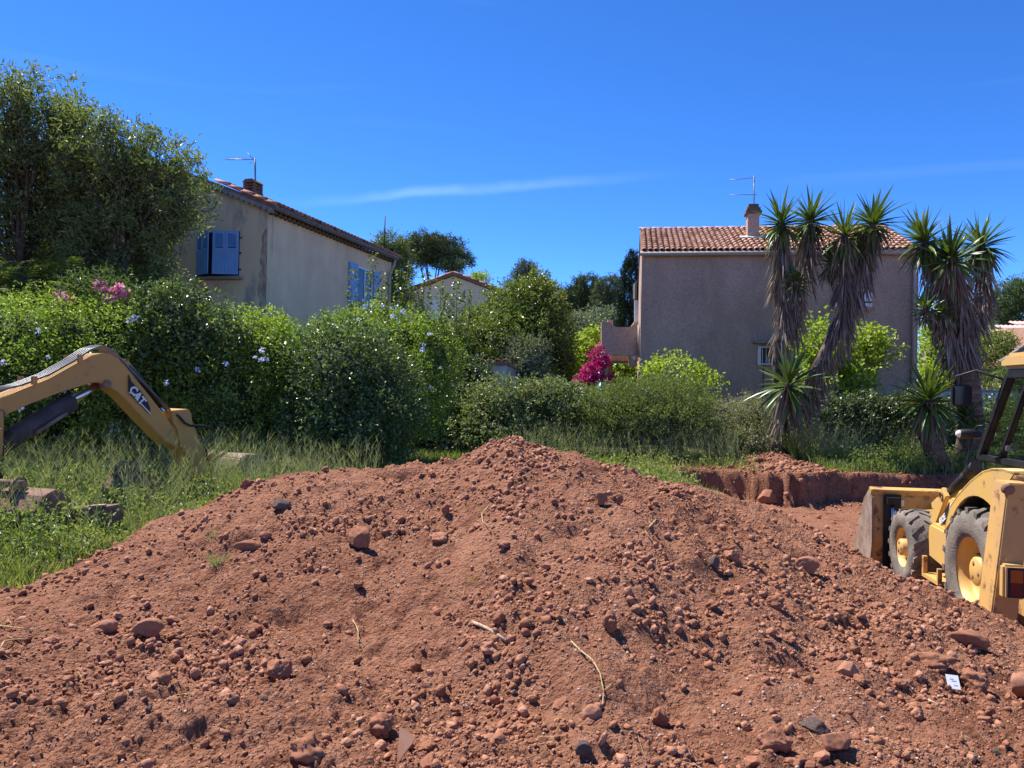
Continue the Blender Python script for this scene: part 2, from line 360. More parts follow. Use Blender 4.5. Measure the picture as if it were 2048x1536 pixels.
def clod_field(name, n, rmin, mt, sizes, seed, dens_lo=-.12):
    x, y = heap_points(n*5, 2.5, 8.3)
    dens = vn(x*1.3, y*1.3, seed)*.6+vn(x*3.7, y*3.7, seed+1)*.5
    keep = rng.uniform(-1, 1, len(x))*.55+dens_lo < dens; ds_ = dens[keep][:n]; x = x[keep][:n]; y = y[keep][:n]; n = len(x)
    D = np.interp(x/y, _cu, _cpts[:, 1]); ok = y < D+.5; x = x[ok]; y = y[ok]; ds_ = ds_[ok]; n = len(x)
    r = np.maximum(rmin*y/5*(rng.uniform(0.0003, 1, n))**(-1/sizes), 0); r = np.minimum(r*(.85+.9*np.clip(ds_, 0, 1)), .032 if rmin > .0054 else .011)
    rot = randrot(n); jit = 1+rng.uniform(-.42, .36, (n, 12, 1)); sc = np.stack([rng.uniform(.8, 1.25, n), rng.uniform(.75, 1.1, n), rng.uniform(.6, .95, n)], -1)
    v = np.einsum('nij,nkj->nki', rot, IV[None]*jit*sc[:, None])*r[:, None, None]
    v += np.stack([x, y, heap_z(x, y)+r*.32], -1)[:, None]
    f = (IF[None]+(np.arange(n)*12)[:, None, None]).reshape(-1, 3)
    o = link(name, mesh_arrays(name, v.reshape(-1, 3), f, True), mt)
    return o
o = clod_field('loose_earth_crumbs', 24500, .0058, M_clod, 2.25, 61); tag(o, 'loose red earth crumbs scattered all over the spoil heap', 'loose earth', kind='stuff')
o = clod_field('pale_grit', 1900, .0052, M_peb, 3.2, 71); tag(o, 'small pale grit and pebbles dotted over the spoil heap', 'grit', kind='stuff')
# clods on the yucca mound and along the cut bank
x = np.concatenate([rng.normal(5.9, .75, 900), rng.uniform(3.3, 11, 700), rng.uniform(3.6, 9, 300)]); y = np.concatenate([rng.normal(17.0, .65, 900), 16.15+rng.normal(0, .30, 700), rng.uniform(11, 16, 300)])
n = len(x); r = np.minimum(.016*rng.uniform(.02, 1, n)**(-1/2.2), .09); r[900:] *= .7; v = np.einsum('nij,nkj->nki', randrot(n), IV[None]*(1+rng.uniform(-.3, .28, (n, 12, 1))))*r[:, None, None]+np.stack([x, y, ground_z(x, y)+r*.25], -1)[:, None]
o = link('bank_clods', mesh_arrays('bank_clods', v.reshape(-1, 3), (IF[None]+(np.arange(n)*12)[:, None, None]).reshape(-1, 3), True), M_clod); tag(o, 'loose red clods on the yucca mound and along the cut bank', 'loose earth', kind='stuff')
# shapes shared by the larger clods
RV, RF = ico(4)
def rock_mesh(seed, planes=5, amp=.22, cut=.72):
    rs = random.Random(seed); off = Vector((rs.random()*50, rs.random()*50, rs.random()*50)); v = RV.copy()
    for _ in range(planes):
        n = np.array([rs.gauss(0, 1) for _ in range(3)]); n /= np.linalg.norm(n); c = rs.uniform(cut-.12, cut+.15)
        dd = v@n; k = dd > c; v[k] -= ((dd[k]-c)*.92)[:, None]*n
    for i in range(len(v)):
        p = Vector(v[i]); q = 1+amp*mnoise.noise(p*1.3+off)+amp*.55*mnoise.noise(p*3.1+off)+amp*.5*mnoise.noise(p*6.5+off)+amp*.40*mnoise.noise(p*12+off)+amp*.25*mnoise.noise(p*23+off); v[i] *= q
    return mesh_arrays('rock', v, RF, True)
M_lump = clodmat('big_clod', (.225, .093, .053), (.32, .145, .086), (.38, .185, .118), .2)
M_lump.node_tree.nodes['Noise Texture'].inputs['Scale'].default_value = 2.6
CLODS = [rock_mesh(i, 7, .34, .66) for i in range(10)]; STONES = [rock_mesh(50+i, 8, .10, .62) for i in range(8)]
for m in CLODS: m.materials.append(M_lump)
STONE_RED = [m.copy() for m in STONES]
for m in STONE_RED: m.materials.append(M_lump)
for m in STONES: m.materials.append(M_drock)
def put_rock(me, x, y, r, sink=.35, name='earth_clod', sx=1, sy=1, sz=.65, rot=None):
    o = link(name, me); o.location = (x, y, gz(x, y)+r*sz*(1-sink)-r*.25)
    o.rotation_euler = rot or (random.uniform(-.4, .4), random.uniform(-.4, .4), random.uniform(0, 6.28)); o.scale = (r*sx, r*sy, r*sz); return o
NAMED = [  # photo pixel, half width in pixels, squash, mesh, name, label
 (565, 1022, 20, (1, .8, 1.0), STONES[0], 'stone', 'angular stone with its own shade painted dark on the upper left slope of the heap', 'stone'),  # self-shadow of this stone is put into its dark base colour
 (722, 1096, 31, (1, .8, .95), STONE_RED[1], 'earth_clod', 'large leaning red clod in the middle of the heap, widest on its left slope', 'clod'),
 (497, 1100, 30, (1.05, .7, .55), STONE_RED[2], 'stone', 'flat orange-red slab lying on the left slope beside a green weed', 'stone'),
 (533, 1073, 16, (1, .8, .6), STONE_RED[3], 'stone', 'small oval stone just above the flat orange-red slab', 'stone'),
 (1203, 1008, 18, (.8, .8, 1.2), STONE_RED[4], 'stone', 'upright brown stone right of the heap summit, left one of a touching pair', 'stone'),
 (1232, 1005, 15, (1, .9, .95), CLODS[1], 'earth_clod', 'round clod right of the heap summit, right one of a touching pair', 'clod'),
 (1428, 1142, 19, (.75, .9, 1.1), STONES[3], 'stone', 'pale pointed stone with a dark shadow on the right slope', 'stone'),
 (1462, 1118, 17, (1, .9, 1), CLODS[2], 'earth_clod', 'rounded clod just above the pale pointed stone', 'clod'),
 (1612, 1138, 25, (1.1, .8, .8), STONE_RED[5], 'earth_clod', 'angular clod casting a long shadow below the loader front wheel', 'clod'),
 (1535, 1003, 20, (1.2, .9, .85), STONE_RED[6], 'stone', 'blocky clod on the crest in front of the pit', 'clod'),
 (892, 1030, 14, (.7, .8, 1.2), STONE_RED[7], 'stone', 'upright brown stone left of the heap summit', 'stone'),
 (878, 1082, 22, (1.2, .8, .6), CLODS[3], 'earth_clod', 'flattish clod between the large leaning clod and the summit', 'clod'),
 (1547, 1213, 20, (1, .9, .8), CLODS[4], 'earth_clod', 'dark round clod with a pale root beside it on the right slope', 'clod'),
 (1222, 1250, 20, (.9, .9, 1.1), CLODS[5], 'earth_clod', 'upright clod beside a tiny grey stone right of the stick', 'clod'),
 (998, 1238, 15, (.9, .9, 1.1), CLODS[6], 'earth_clod', 'clod standing just above the peeled stick', 'clod'),
 (622, 1506, 44, (1.1, .9, .75), CLODS[7], 'earth_clod', 'biggest crumbly clod at the bottom edge left of the terracotta shard', 'clod'),
 (1318, 1447, 24, (1, .8, .9), CLODS[8], 'earth_clod', 'pale crusted clod low on the heap near the dry root', 'clod'),
 (1183, 1440, 24, (1, .8, .9), STONE_RED[1], 'earth_clod', 'sloping clod at the foot of the dry root', 'clod'),
 (1165, 1505, 20, (1, .9, .9), STONES[5], 'stone', 'grey pitted stone at the bottom edge under the dry root', 'stone'),
 (1545, 1500, 38, (1, .9, .85), CLODS[9], 'earth_clod', 'big crumbly clod at the bottom edge, left of the squared clod', 'clod'),
 (1668, 1498, 34, (1.1, .9, .9), STONE_RED[0], 'earth_clod', 'big squared clod at the bottom edge under the right slope', 'clod'),
 (1625, 1462, 34, (1.2, .8, .6), STONES[6], 'stone', 'dark flat stone wedged behind the squared clod', 'stone'),
 (1945, 1375, 32, (1, .9, .85), CLODS[0], 'earth_clod', 'large cracked clod right of the white card', 'clod'),
 (2040, 1388, 32, (1, .9, .9), STONE_RED[3], 'earth_clod', 'red clod cut by the right picture edge', 'clod'),
 (1930, 1288, 34, (1.3, .8, .7), STONE_RED[2], 'earth_clod', 'split clod below the loader rear wheel', 'clod'),
 (1860, 1330, 34, (1.3, .8, .6), CLODS[4], 'earth_clod', 'broad flat clod above the white card', 'clod'),
 (1694, 1345, 22, (1.2, .8, .8), STONE_RED[6], 'earth_clod', 'flat-topped clod in the rubble left of the white card', 'clod'),
 (300, 1268, 28, (1.2, .8, .8), STONE_RED[5], 'earth_clod', 'jagged clod on the ledge at the foot of the left slope', 'clod'),
 (222, 1264, 24, (1.1, .7, .8), STONE_RED[7], 'stone', 'pale flat-faced stone on the ledge at the foot of the left slope', 'stone'),
 (560, 1345, 30, (1, .9, .9), CLODS[2], 'earth_clod', 'lumpy clod in the hollow below the left slope', 'clod'),
 (770, 1460, 28, (1.1, .9, .9), CLODS[5], 'earth_clod', 'lumpy clod just above the terracotta shard', 'clod'),
 (820, 1342, 24, (1.1, .9, .9), CLODS[6], 'earth_clod', 'clod pair member low in the middle, left of the bare slope', 'clod'),
 (495, 970, 10, (1.2, .8, .9), CLODS[8], 'earth_clod', 'small clod on the crest in front of the excavator bucket', 'clod'),
]
for px, py, hw, sq, me_, nm, lb, ct in NAMED:
    q = heap_hit(px, py); r = .9*hw*q[1]/FPX
    o = put_rock(me_, q[0], q[1]-.02, r, .1, nm, *sq, rot=(0, 0, random.uniform(-.5, .5))); tag(o, lb, ct)
hx_, hy_ = heap_points(9000, 2.7, 7.6); cnt = 0
for x, y in zip(hx_, hy_):
    if cnt >= 265: break
    if vn(np.array([x*1.1]), np.array([y*1.1]), 81)[0]*1.2+vn(np.array([x*1.3]), np.array([y*1.3]), 61)[0]+random.uniform(-.3, .3) < .10: continue
    if y > np.interp(x/y, _cu, _cpts[:, 1])-.05: continue
    r = .015+.036*random.random()**3.2
    if r/y*FPX < 5.5: continue
    o = put_rock(random.choice(CLODS+STONE_RED[:4]), x, y, r, .25); cnt += 1
    tag(o, 'crumbly red earth clod lying loose among others on the heap', 'clod', 'loose clods on the heap')
for i in range(14):
    x, y = heap_points(1, 3, 6.5); r = random.uniform(.018, .03)
    o = put_rock(random.choice(STONES), x[0], y[0], r, .2, 'stone'); tag(o, 'small dark grey stone lying loose on the red heap', 'stone', 'loose stones on the heap')
# peeled stick, terracotta shard, white card, dry roots
def strand(b, pts, r, n=5): b.tube(pts, r, n)
M_wood = mat('peeled_wood', (.46, .33, .22), .8, (.30, .19, .12), 12, 5, .3)
M_straw = mat('straw', (.50, .36, .18), .85, (.36, .22, .10), 9)
q0 = heap_hit(945, 1252); q1 = heap_hit(1012, 1290); b = MB()
pts = [q0+(q1-q0)*t+np.array([0, 0, .022+.012*math.sin(3*t)]) for t in (0, .3, .6, 1)]
b.tube(pts, [.011, .0095, .010, .008], 8); tag(b.build('stick', M_wood), 'pale peeled stick lying across the middle of the heap', 'stick')
q = heap_hit(812, 1518); b = MB(); sc = q[1]/FPX
prof = [(-16, -32), (18, -14), (15, -4), (3, 12), (-15, 42), (-14, 8)]
b.prism([q+np.array([a*sc, (42-c)*sc*.55-.06, (42-c)*sc*.80+.0]) for a, c in prof], (0, .010, -.008))
tag(b.build('pottery_shard', mat('terracotta_shard', (.52, .26, .15), .8, (.44, .20, .11), 14)), 'smooth pale terracotta shard standing at the bottom edge', 'shard')
q = heap_hit(1904, 1378); b = MB(); sc = q[1]/FPX
card = link('card', MB().box(-12*sc, 12*sc, -14*sc, 14*sc, -.001, .001).mesh('card'), mat('white_card', (.78, .78, .77), .5))
card.location = V(q+np.array([0, -.01, .045])); card.rotation_euler = (math.radians(52), math.radians(4), math.radians(-6)); tag(card, 'small white card stuck upright in the earth beside the cracked clod', 'card')
mk = MB()
for yy, x0, x1 in ((.35, -.5, .1), (.1, -.2, .5), (-.5, .0, .6)): mk.box(x0*12*sc, x1*12*sc, yy*14*sc, (yy+.12)*14*sc, .001, .0022)
mk.build('print', mat('card_print', (.45, .46, .50), .6), card)
def root(name, label, px, r, mt=M_straw, cat='root', lift=.03, fork=0):
    qs = [heap_hit(*p)+np.array([0, 0, lift*(.3+random.random())]) for p in px]; b = MB(); b.tube(qs, [r*(1-.6*i/len(qs)) for i in range(len(qs))], 5)
    for _ in range(fork):
        i = random.randrange(len(qs)-1); a = qs[i]; b.tube([a, a+np.array([random.uniform(-.06, .06), random.uniform(-.03, .03), random.uniform(0, .04)]), a+np.array([random.uniform(-.12, .12), random.uniform(-.06, .06), random.uniform(-.03, .02)])], [r*.5, r*.35, r*.15], 4)
    tag(b.build(name, mt), label, cat)
root('dry_root', 'long dry brown root trailing down the lower middle of the heap', [(1140, 1290), (1160, 1305), (1185, 1330), (1200, 1355), (1207, 1390), (1205, 1420), (1195, 1432)], .005, fork=9)
root('dry_root', 'pale forked root on the right slope below the touching stones', [(1312, 1042), (1302, 1055), (1290, 1070), (1300, 1082)], .007, fork=4)
root('dry_root', 'thin curled root on the slope under the summit', [(975, 1020), (963, 1035), (966, 1048), (978, 1062)], .005)
root('dry_root', 'thin pale root on the gully left of the stick', [(705, 1248), (712, 1260), (716, 1275), (716, 1296)], .005)
root('dry_root', 'straw-coloured root at the left picture edge', [(0, 1256), (25, 1262), (60, 1266), (95, 1258)], .006, fork=3)
root('dry_root', 'straw-coloured root just under another at the left edge', [(0, 1310), (8, 1294), (30, 1285), (60, 1282)], .006, fork=2)
root('dry_root', 'thin root across the clods below the loader stabiliser', [(1824, 1260), (1850, 1266), (1872, 1272), (1880, 1286)], .005)
root('wood_splinter', 'short orange wood splinter left of the white card', [(1842, 1396), (1878, 1414)], .012, M_wood, 'splinter', .01)
b = MB()
for i in range(110):
    x, y = heap_points(1, 3, 7.3); x = x[0]; y = y[0]; a = random.uniform(0, 6.28); L_ = random.uniform(.05, .16); k = random.uniform(-1, 1)
    pts = []
    for t in (0, .5, 1):
        xx = x+math.cos(a+k*t)*L_*t; yy = y+math.sin(a+k*t)*L_*t; pts.append((xx, yy, gz(xx, yy)+.008+.012*random.random()))
    b.tube(pts, .0016, 3, False)
tag(b.build('straw_litter', M_straw), 'thin dry straw and rootlets littering the heap', 'straw', kind='stuff')
# ---------------------------------------------------------------- foliage builders
def unit(a): return a/(np.linalg.norm(a, axis=-1, keepdims=True)+1e-9)
def leaves_mesh(name, p, t, nrm, L, Wd, fold=.12):
    """one folded kite per leaf: base p, direction t, normal nrm, length L, width Wd (arrays)"""
    t = unit(t); b = unit(np.cross(nrm, t)); n = np.cross(t, b); L = L[:, None]; Wd = Wd[:, None]
    mid = p+t*L*.45
    v = np.stack([p, mid+b*Wd*.5+n*L*fold, p+t*L-n*L*fold*.8, mid-b*Wd*.5+n*L*fold], 1)
    k = np.arange(len(p))[:, None]*4
    f = np.concatenate([k+np.array([[0, 1, 2]]), k+np.array([[0, 2, 3]])], 1).reshape(-1, 3)
    return mesh_arrays(name, v.reshape(-1, 3), f, False)
def blob_points(blobs, n, shell=.30, seed=0, zmin=None, bump=.22):
    """points and outward directions on the lumpy skin of a union of ellipsoids"""
    B = np.array([list(c)+list(r) for c, r in blobs]); a = (B[:, 3]*B[:, 4]*B[:, 5])**(2/3); idx = rng.choice(len(B), size=n*2, p=a/a.sum())
    d = unit(rng.normal(size=(n*2, 3))); rr = 1-shell*rng.uniform(0, 1, n*2)**1.6
    lump = 1+bump*vn(d[:, 0]*3.1+d[:, 2]*2.3+idx*7.1, d[:, 1]*3.1+d[:, 2]*1.7+seed, 90)+bump*.7*vn(d[:, 0]*7+d[:, 2]*5+idx, d[:, 1]*7-d[:, 2]*4+seed, 91)
    p = B[idx, :3]+d*B[idx, 3:]*(rr*lump)[:, None]
    keep = np.ones(n*2, bool)
    for j in range(len(B)):
        q = (p-B[j, :3])/B[j, 3:]; keep &= ~((np.sum(q*q, 1) < .42) & (idx != j))
    if zmin is not None: keep &= p[:, 2] > zmin
    p = p[keep][:n]; d = d[keep][:n]; return p, d
def sprigs(p, d, m, length, leaf, wid, up=.4, rnd=.8, spread=.8, lvar=.4):
    """m leaves along a short twig at each point"""
    n = len(p); ax = unit(d*.7+np.array([0, 0, up])+rng.normal(size=(n, 3))*rnd*.6)
    s = rng.uniform(0, 1, (n, m, 1)); base = p[:, None]+ax[:, None]*length*s+rng.normal(size=(n, m, 3))*length*.16
    t = ax[:, None]*.5+unit(rng.normal(size=(n, m, 3)))*spread; nr = unit(rng.normal(size=(n, m, 3))*.7+np.array([0, 0, .9]))
    k = n*m; L = leaf*(1+lvar*rng.uniform(-1, 1, k))
    return base.reshape(-1, 3), t.reshape(-1, 3), nr.reshape(-1, 3), L, L*wid
def px_blobs(spec):
    """(px, py, depth, half width px, half height px[, half depth m])"""
    out = []
    for s in spec:
        c = P(s[0], s[1], s[2]); rx = s[3]*s[2]/FPX; rz = s[4]*s[2]/FPX; ry = s[5] if len(s) > 5 else (rx+rz)*.45
        out.append((c, (rx, ry, rz)))
    return out
M_bark = mat('bark', (.055, .042, .032), .95, (.11, .085, .065), 7, 6, .8, 20, .1, stretch=(1, 1, .3))
M_twig = mat('twig', (.12, .085, .05), .9, (.20, .15, .09), 10)
M_core = mat('light_block_core', (.030, .045, .014), .9, (.055, .075, .024), 9, 6, .8, 25)  # dark green for solid cores added inside foliage to stop light leaking through
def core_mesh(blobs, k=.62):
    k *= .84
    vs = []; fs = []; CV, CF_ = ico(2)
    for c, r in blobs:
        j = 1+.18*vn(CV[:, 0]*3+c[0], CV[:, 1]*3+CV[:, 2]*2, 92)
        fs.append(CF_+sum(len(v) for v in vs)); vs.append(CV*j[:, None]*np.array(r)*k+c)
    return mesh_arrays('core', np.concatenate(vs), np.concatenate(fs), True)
def stems(blobs, base, n=7, r=.02):
    b = MB()
    for i in range(n):
        c, rr = blobs[i % len(blobs)]; top = np.array(c)+np.array([random.uniform(-.6, .6)*rr[0], random.uniform(-.6, .6)*rr[1], random.uniform(0, .7)*rr[2]])
        bx = base+np.array([random.uniform(-.25, .25)+.35*(top[0]-base[0]), random.uniform(-.15, .15)+.35*(top[1]-base[1]), 0]); bx[2] = gz(bx[0], bx[1])-.05
        mid = (bx+top)/2+np.array([random.uniform(-.15, .15), random.uniform(-.15, .15), .1]); b.tube([bx, mid, top], [r, r*.7, r*.25], 5)
    return b
def shrub(name, label, cat, spec, n, m, length, leaf, wid, mt, shell=.3, up=.4, core=.6, group=None, zmin=-.05, coremat=None, spread=.8, rnd=.8, bump=.22, nst=7):
    blobs = px_blobs(spec); cs = np.array([c for c, r in blobs]); bx, by = cs[:, 0].mean(), cs[:, 1].mean()
    root_ = thing(name, label, cat, (bx, by, gz(bx, by)), group=group); off = np.array([bx, by, gz(bx, by)])
    p, d = blob_points(blobs, n, shell, random.random()*50, zmin, bump); a = sprigs(p, d, m, length, leaf, wid, up, rnd, spread)
    ok = a[0][:, 2] > zmin; a = [q[ok] for q in a]; me_ = leaves_mesh('foliage', a[0]-off, *a[1:]); link('foliage', me_, mt, root_)
    if core:
        me_ = core_mesh([(np.array(c)-off, r) for c, r in blobs], core); link('light_block_core', me_, coremat or M_core, root_)['kind'] = 'stuff'  # added opaque core, blocks light and background between the leaves
    me_ = stems(blobs, np.array([bx, by, 0.]), nst).mesh('stem'); me_.transform(Matrix.Translation(-V(off))); link('stem', me_, M_twig, root_)
    root_['_off'] = [float(x) for x in off]
    return root_, blobs
def flower_mesh(r, n=12, seed=0):
    rs = np.random.default_rng(seed); d = unit(rs.normal(size=(n, 3))); p = d*r*.35
    return leaves_mesh('flower_head', p, d+rs.normal(size=(n, 3))*.5, rs.normal(size=(n, 3)), np.full(n, r), np.full(n, r*.8), .1)
def flowers(root_, blobs, pts, depth_in, me_, name='flower_head'):
    off = np.array(root_['_off'])
    for px, py, d in (pts if name != 'flower_head' or len(pts) < 13 else pts[::2]):
        q = P(px, py, d)-off; o = link(name, me_, None, root_); o.location = V(q); o.rotation_euler = (random.random()*3, random.random()*3, random.random()*3); s = random.uniform(.7, 1.15); o.scale = (s, s, s)

# leaf materials (base colours of the leaves themselves)
ML_plum = leafmat('plumbago_leaf', (.12, .19, .03), (.24, .32, .06), (.36, .40, .13))
ML_lime = leafmat('lime_leaf', (.17, .25, .03), (.30, .37, .06), (.40, .42, .10), .42)
ML_dark = leafmat('dark_leaf', (.055, .090, .028), (.125, .175, .055), (.27, .30, .14), .25, .35, .5)
ML_ivy = leafmat('ivy_leaf', (.045, .075, .03), (.11, .145, .06), (.26, .25, .15), .2, .35, .5)
ML_tree = leafmat('almond_leaf', (.10, .135, .05), (.20, .235, .085), (.33, .34, .16), .3)
ML_laurel = leafmat('laurel_leaf', (.07, .11, .028), (.17, .21, .05), (.31, .29, .08), .28, .35, .5)
ML_fern = leafmat('fern_leaf', (.115, .16, .045), (.19, .24, .075), (.25, .28, .11), .35)
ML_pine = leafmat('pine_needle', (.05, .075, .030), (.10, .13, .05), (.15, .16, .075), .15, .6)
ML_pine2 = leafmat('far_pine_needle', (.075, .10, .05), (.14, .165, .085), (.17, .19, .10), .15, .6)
ML_cyp = leafmat('cypress_leaf', (.016, .032, .014), (.034, .055, .024), None, .1, .6)
ML_olive = leafmat('olive_leaf', (.13, .16, .10), (.22, .245, .165), (.26, .28, .19), .2)
ML_rose = leafmat('rosemary_leaf', (.10, .14, .042), (.20, .24, .075), (.34, .34, .15), .25, .6)
ML_bram = leafmat('bramble_leaf', (.085, .125, .045), (.20, .235, .10), (.40, .37, .24), .25)
ML_dry = leafmat('dry_scrub_leaf', (.17, .175, .09), (.29, .28, .165), (.42, .37, .25), .25)
ML_boug = leafmat('bougainvillea_bract', (.36, .008, .11), (.58, .02, .21), (.64, .06, .28), .35, .5, tint=(1.2, 1, 1.1))
ML_ole = leafmat('oleander_bloom', (.66, .20, .34), (.80, .38, .50), None, .4, .5, tint=(1, 1, 1))
ML_blue = leafmat('plumbago_bloom', (.52, .58, .80), (.66, .70, .86), None, .3, .5, tint=(1, 1, 1))
ML_grass = leafmat('grass_blade', (.13, .175, .05), (.24, .28, .09), (.42, .39, .20), .35)
ML_wild = leafmat('wild_stem', (.16, .19, .095), (.28, .30, .165), (.46, .43, .27), .3, .6)
ML_weed = leafmat('weed_leaf', (.11, .165, .045), (.22, .275, .085), (.33, .35, .16), .35)
ML_yuc = leafmat('yucca_leaf', (.060, .105, .020), (.115, .165, .035), None, .18, .35, .5)
ML_dead = leafmat('dead_yucca_leaf', (.16, .12, .095), (.28, .22, .175), (.40, .33, .27), .1, .7)
for _n in ('yucca_leaf',):   # single-leaf objects: vary per object
    nt = MATS[_n].node_tree; g = [x for x in nt.nodes if x.type == 'NEW_GEOMETRY'][0]; cr = [x for x in nt.nodes if x.type == 'VALTORGB'][0]
    oi = nt.nodes.new('ShaderNodeObjectInfo'); nt.links.new(oi.outputs['Random'], cr.inputs[0])
FL_BLUE = [flower_mesh(.045, 14, i) for i in range(3)]
for m in FL_BLUE: m.materials.append(ML_blue)
FL_PINK = [flower_mesh(.09, 16, 9+i) for i in range(3)]
for m in FL_PINK: m.materials.append(ML_ole)

# ---------------------------------------------------------------- shrubs and hedges
r1, bl = shrub('plumbago_shrub', 'bright green plumbago hedge with pale blue flowers behind the excavator boom', 'shrub',
    [(-120, 710, 12.4, 170, 120), (50, 690, 12.5, 150, 92, 1.0), (190, 682, 12.8, 130, 74, 1.0), (60, 800, 12.3, 190, 130, 1.0), (250, 760, 12.8, 150, 140, 1.0)], 6200, 7, .22, .058, .55, ML_plum, core=.72, nst=10)
flowers(r1, bl, [(75, 662, 11.4), (70, 695, 11.3), (8, 725, 11.2), (15, 768, 11.1), (95, 715, 11.4), (30, 738, 11.2), (45, 868, 11.3), (32, 745, 11.25), (128, 782, 11.5), (0, 640, 11.4), (105, 845, 11.4), (145, 885, 11.4), (40, 815, 11.2)], 0, FL_BLUE[0])
r2, bl = shrub('climber_mound', 'mound of dark glossy climber rising in the hedge below the shuttered window', 'shrub',
    [(335, 632, 12.9, 62, 56), (385, 690, 13.0, 100, 75), (300, 700, 12.9, 100, 70)], 2300, 7, .22, .07, .6, ML_dark, core=.72, bump=.3)
flowers(r2, bl, [(270, 636, 12.1), (258, 640, 12.1)], 0, FL_BLUE[1])
r3, bl = shrub('plumbago_shrub', 'lighter plumbago shrub left of the dense round bush', 'shrub',
    [(470, 720, 13.4, 105, 80), (545, 735, 13.6, 70, 85), (430, 810, 13.2, 150, 110), (530, 830, 13.6, 60, 110)], 3600, 7, .22, .055, .55, ML_plum, core=.72)
flowers(r3, bl, [(525, 700, 12.4), (522, 720, 12.4), (533, 718, 12.4), (510, 715, 12.3), (395, 740, 12.1), (332, 765, 11.8), (450, 728, 12.2)], 0, FL_BLUE[2])
shrub('sprouting_shrub', 'lime green upright shoots at the foot of the house corner', 'shrub', [(525, 690, 13.8, 48, 48)], 260, 8, .3, .075, .4, ML_lime, core=0, up=1.4)
r4, bl = shrub('plumbago_shrub', 'tall plumbago shrub with pale flowers behind the dense round bush', 'shrub',
    [(760, 690, 16.2, 120, 75), (680, 705, 15.8, 80, 70), (850, 720, 16.6, 70, 80), (770, 790, 16.2, 130, 110)], 4400, 7, .22, .06, .55, ML_plum, core=.72)
flowers(r4, bl, [(x, y, 15.2) for x, y in ((730, 613), (755, 613), (765, 612), (780, 613), (783, 617), (792, 621), (806, 623), (778, 635), (785, 632), (820, 640), (712, 640), (640, 672), (690, 650), (735, 628), (860, 668), (868, 690), (845, 700), (872, 722), (880, 735), (855, 750), (862, 775), (870, 772), (848, 690), (835, 685), (700, 665), (765, 665))], 0, FL_BLUE[1])
r5, bl = shrub('round_bush', 'dense round dark bush with pale leaf tips standing behind the heap', 'bush',
    [(680, 760, 13.4, 100, 110, .95), (720, 850, 13.2, 115, 95, .95), (640, 840, 13.3, 70, 90, .8), (770, 790, 13.6, 70, 90, .8)], 4600, 6, .20, .062, .6, ML_dark, core=.75, bump=.26, nst=9)
shrub('ivy_curtain', 'dark ivy mass hanging left of the small shed', 'ivy', [(905, 775, 20.5, 65, 55, .6), (935, 755, 21, 45, 36, .5), (850, 830, 19.5, 60, 60, .8)], 1900, 7, .25, .085, .75, ML_ivy, core=.8)
shrub('laurel_tree', 'big glossy laurel with yellowish shoot tips above the small shed', 'tree',
    [(965, 680, 26, 62, 55), (1062, 655, 25.5, 66, 78), (1008, 632, 26, 42, 46), (1075, 605, 25.5, 40, 45), (1020, 700, 25, 110, 70), (1095, 705, 25.5, 42, 72), (900, 720, 25, 55, 55)], 4600, 8, .38, .11, .5, ML_laurel, core=.7, up=.8, bump=.3)
shrub('oleander_shrub', 'grey-green upright oleander right of the shed roof', 'shrub', [(1060, 730, 23.5, 40, 45), (1040, 745, 23.3, 30, 40)], 420, 8, .35, .12, .25, ML_olive, core=.5, up=1.2)
shrub('vine_shrub', 'lime green vine climbing beside the magenta flowers', 'shrub', [(1160, 735, 27, 30, 50), (1180, 700, 27.5, 22, 35), (1135, 765, 26, 40, 40)], 900, 6, .3, .13, .8, ML_lime, core=.6)
shrub('garden_shrub', 'dark rounded shrub in front of the orange roofed house', 'shrub', [(1125, 740, 29, 30, 60), (1150, 710, 33, 40, 35)], 600, 6, .35, .14, .6, ML_olive, core=.7)
shrub('garden_shrub', 'lime green shrub seen through the opening under the balcony', 'shrub', [(1240, 742, 31, 26, 30), (1262, 755, 31, 26, 30)], 420, 6, .35, .15, .7, ML_lime, core=.7)
rb, bl = shrub('bougainvillea', 'magenta bougainvillea in bloom beside the balcony pillar', 'bougainvillea', [(1170, 760, 22.6, 17, 12), (1182, 744, 22.7, 14, 12), (1190, 752, 22.6, 9, 14), (1194, 728, 22.9, 9, 9), (1207, 724, 22.9, 8, 12), (1188, 711, 23, 9, 5), (1195, 694, 23, 4, 6), (1200, 700, 23, 3, 4), (1212, 755, 22.8, 12, 4)], 420, 7, .12, .06, .9, ML_boug, core=.0, spread=1.2)
shrub('bramble_hedge', 'rambling bramble hedge with pale leaves in front of the wire fence', 'hedge',
    [(940, 830, 19.3, 60, 50, .6), (1010, 820, 19.0, 75, 52, .7), (1090, 815, 19.0, 70, 52, .7), (1150, 825, 19, 55, 50, .7), (1020, 870, 18.7, 140, 38, .7)], 3900, 6, .24, .07, .7, ML_bram, core=.72, bump=.34)
shrub('rosemary_bush', 'dense olive green bush with feathery sprigs below the balcony', 'bush',
    [(1215, 820, 18.6, 60, 42, .8), (1290, 812, 18.6, 75, 50, .9), (1360, 822, 18.6, 60, 46, .8), (1290, 850, 18.3, 130, 45, .9)], 3400, 9, .24, .07, .26, ML_rose, core=.78, up=1.0, bump=.25)
shrub('hibiscus_shrub', 'loose light green shrub against the grey house wall', 'shrub', [(1350, 755, 20.6, 55, 32), (1400, 770, 20.6, 38, 28), (1315, 755, 20.6, 25, 22)], 420, 6, .32, .085, .8, ML_lime, core=0, up=.6, nst=16)
shrub('dry_scrub', 'pale dry scrub left of the forked yucca', 'scrub', [(1440, 850, 19.2, 60, 40, .6), (1500, 840, 19.4, 45, 45, .6), (1470, 885, 18.8, 80, 30, .6)], 1700, 7, .26, .05, .5, ML_dry, core=.6, bump=.4)
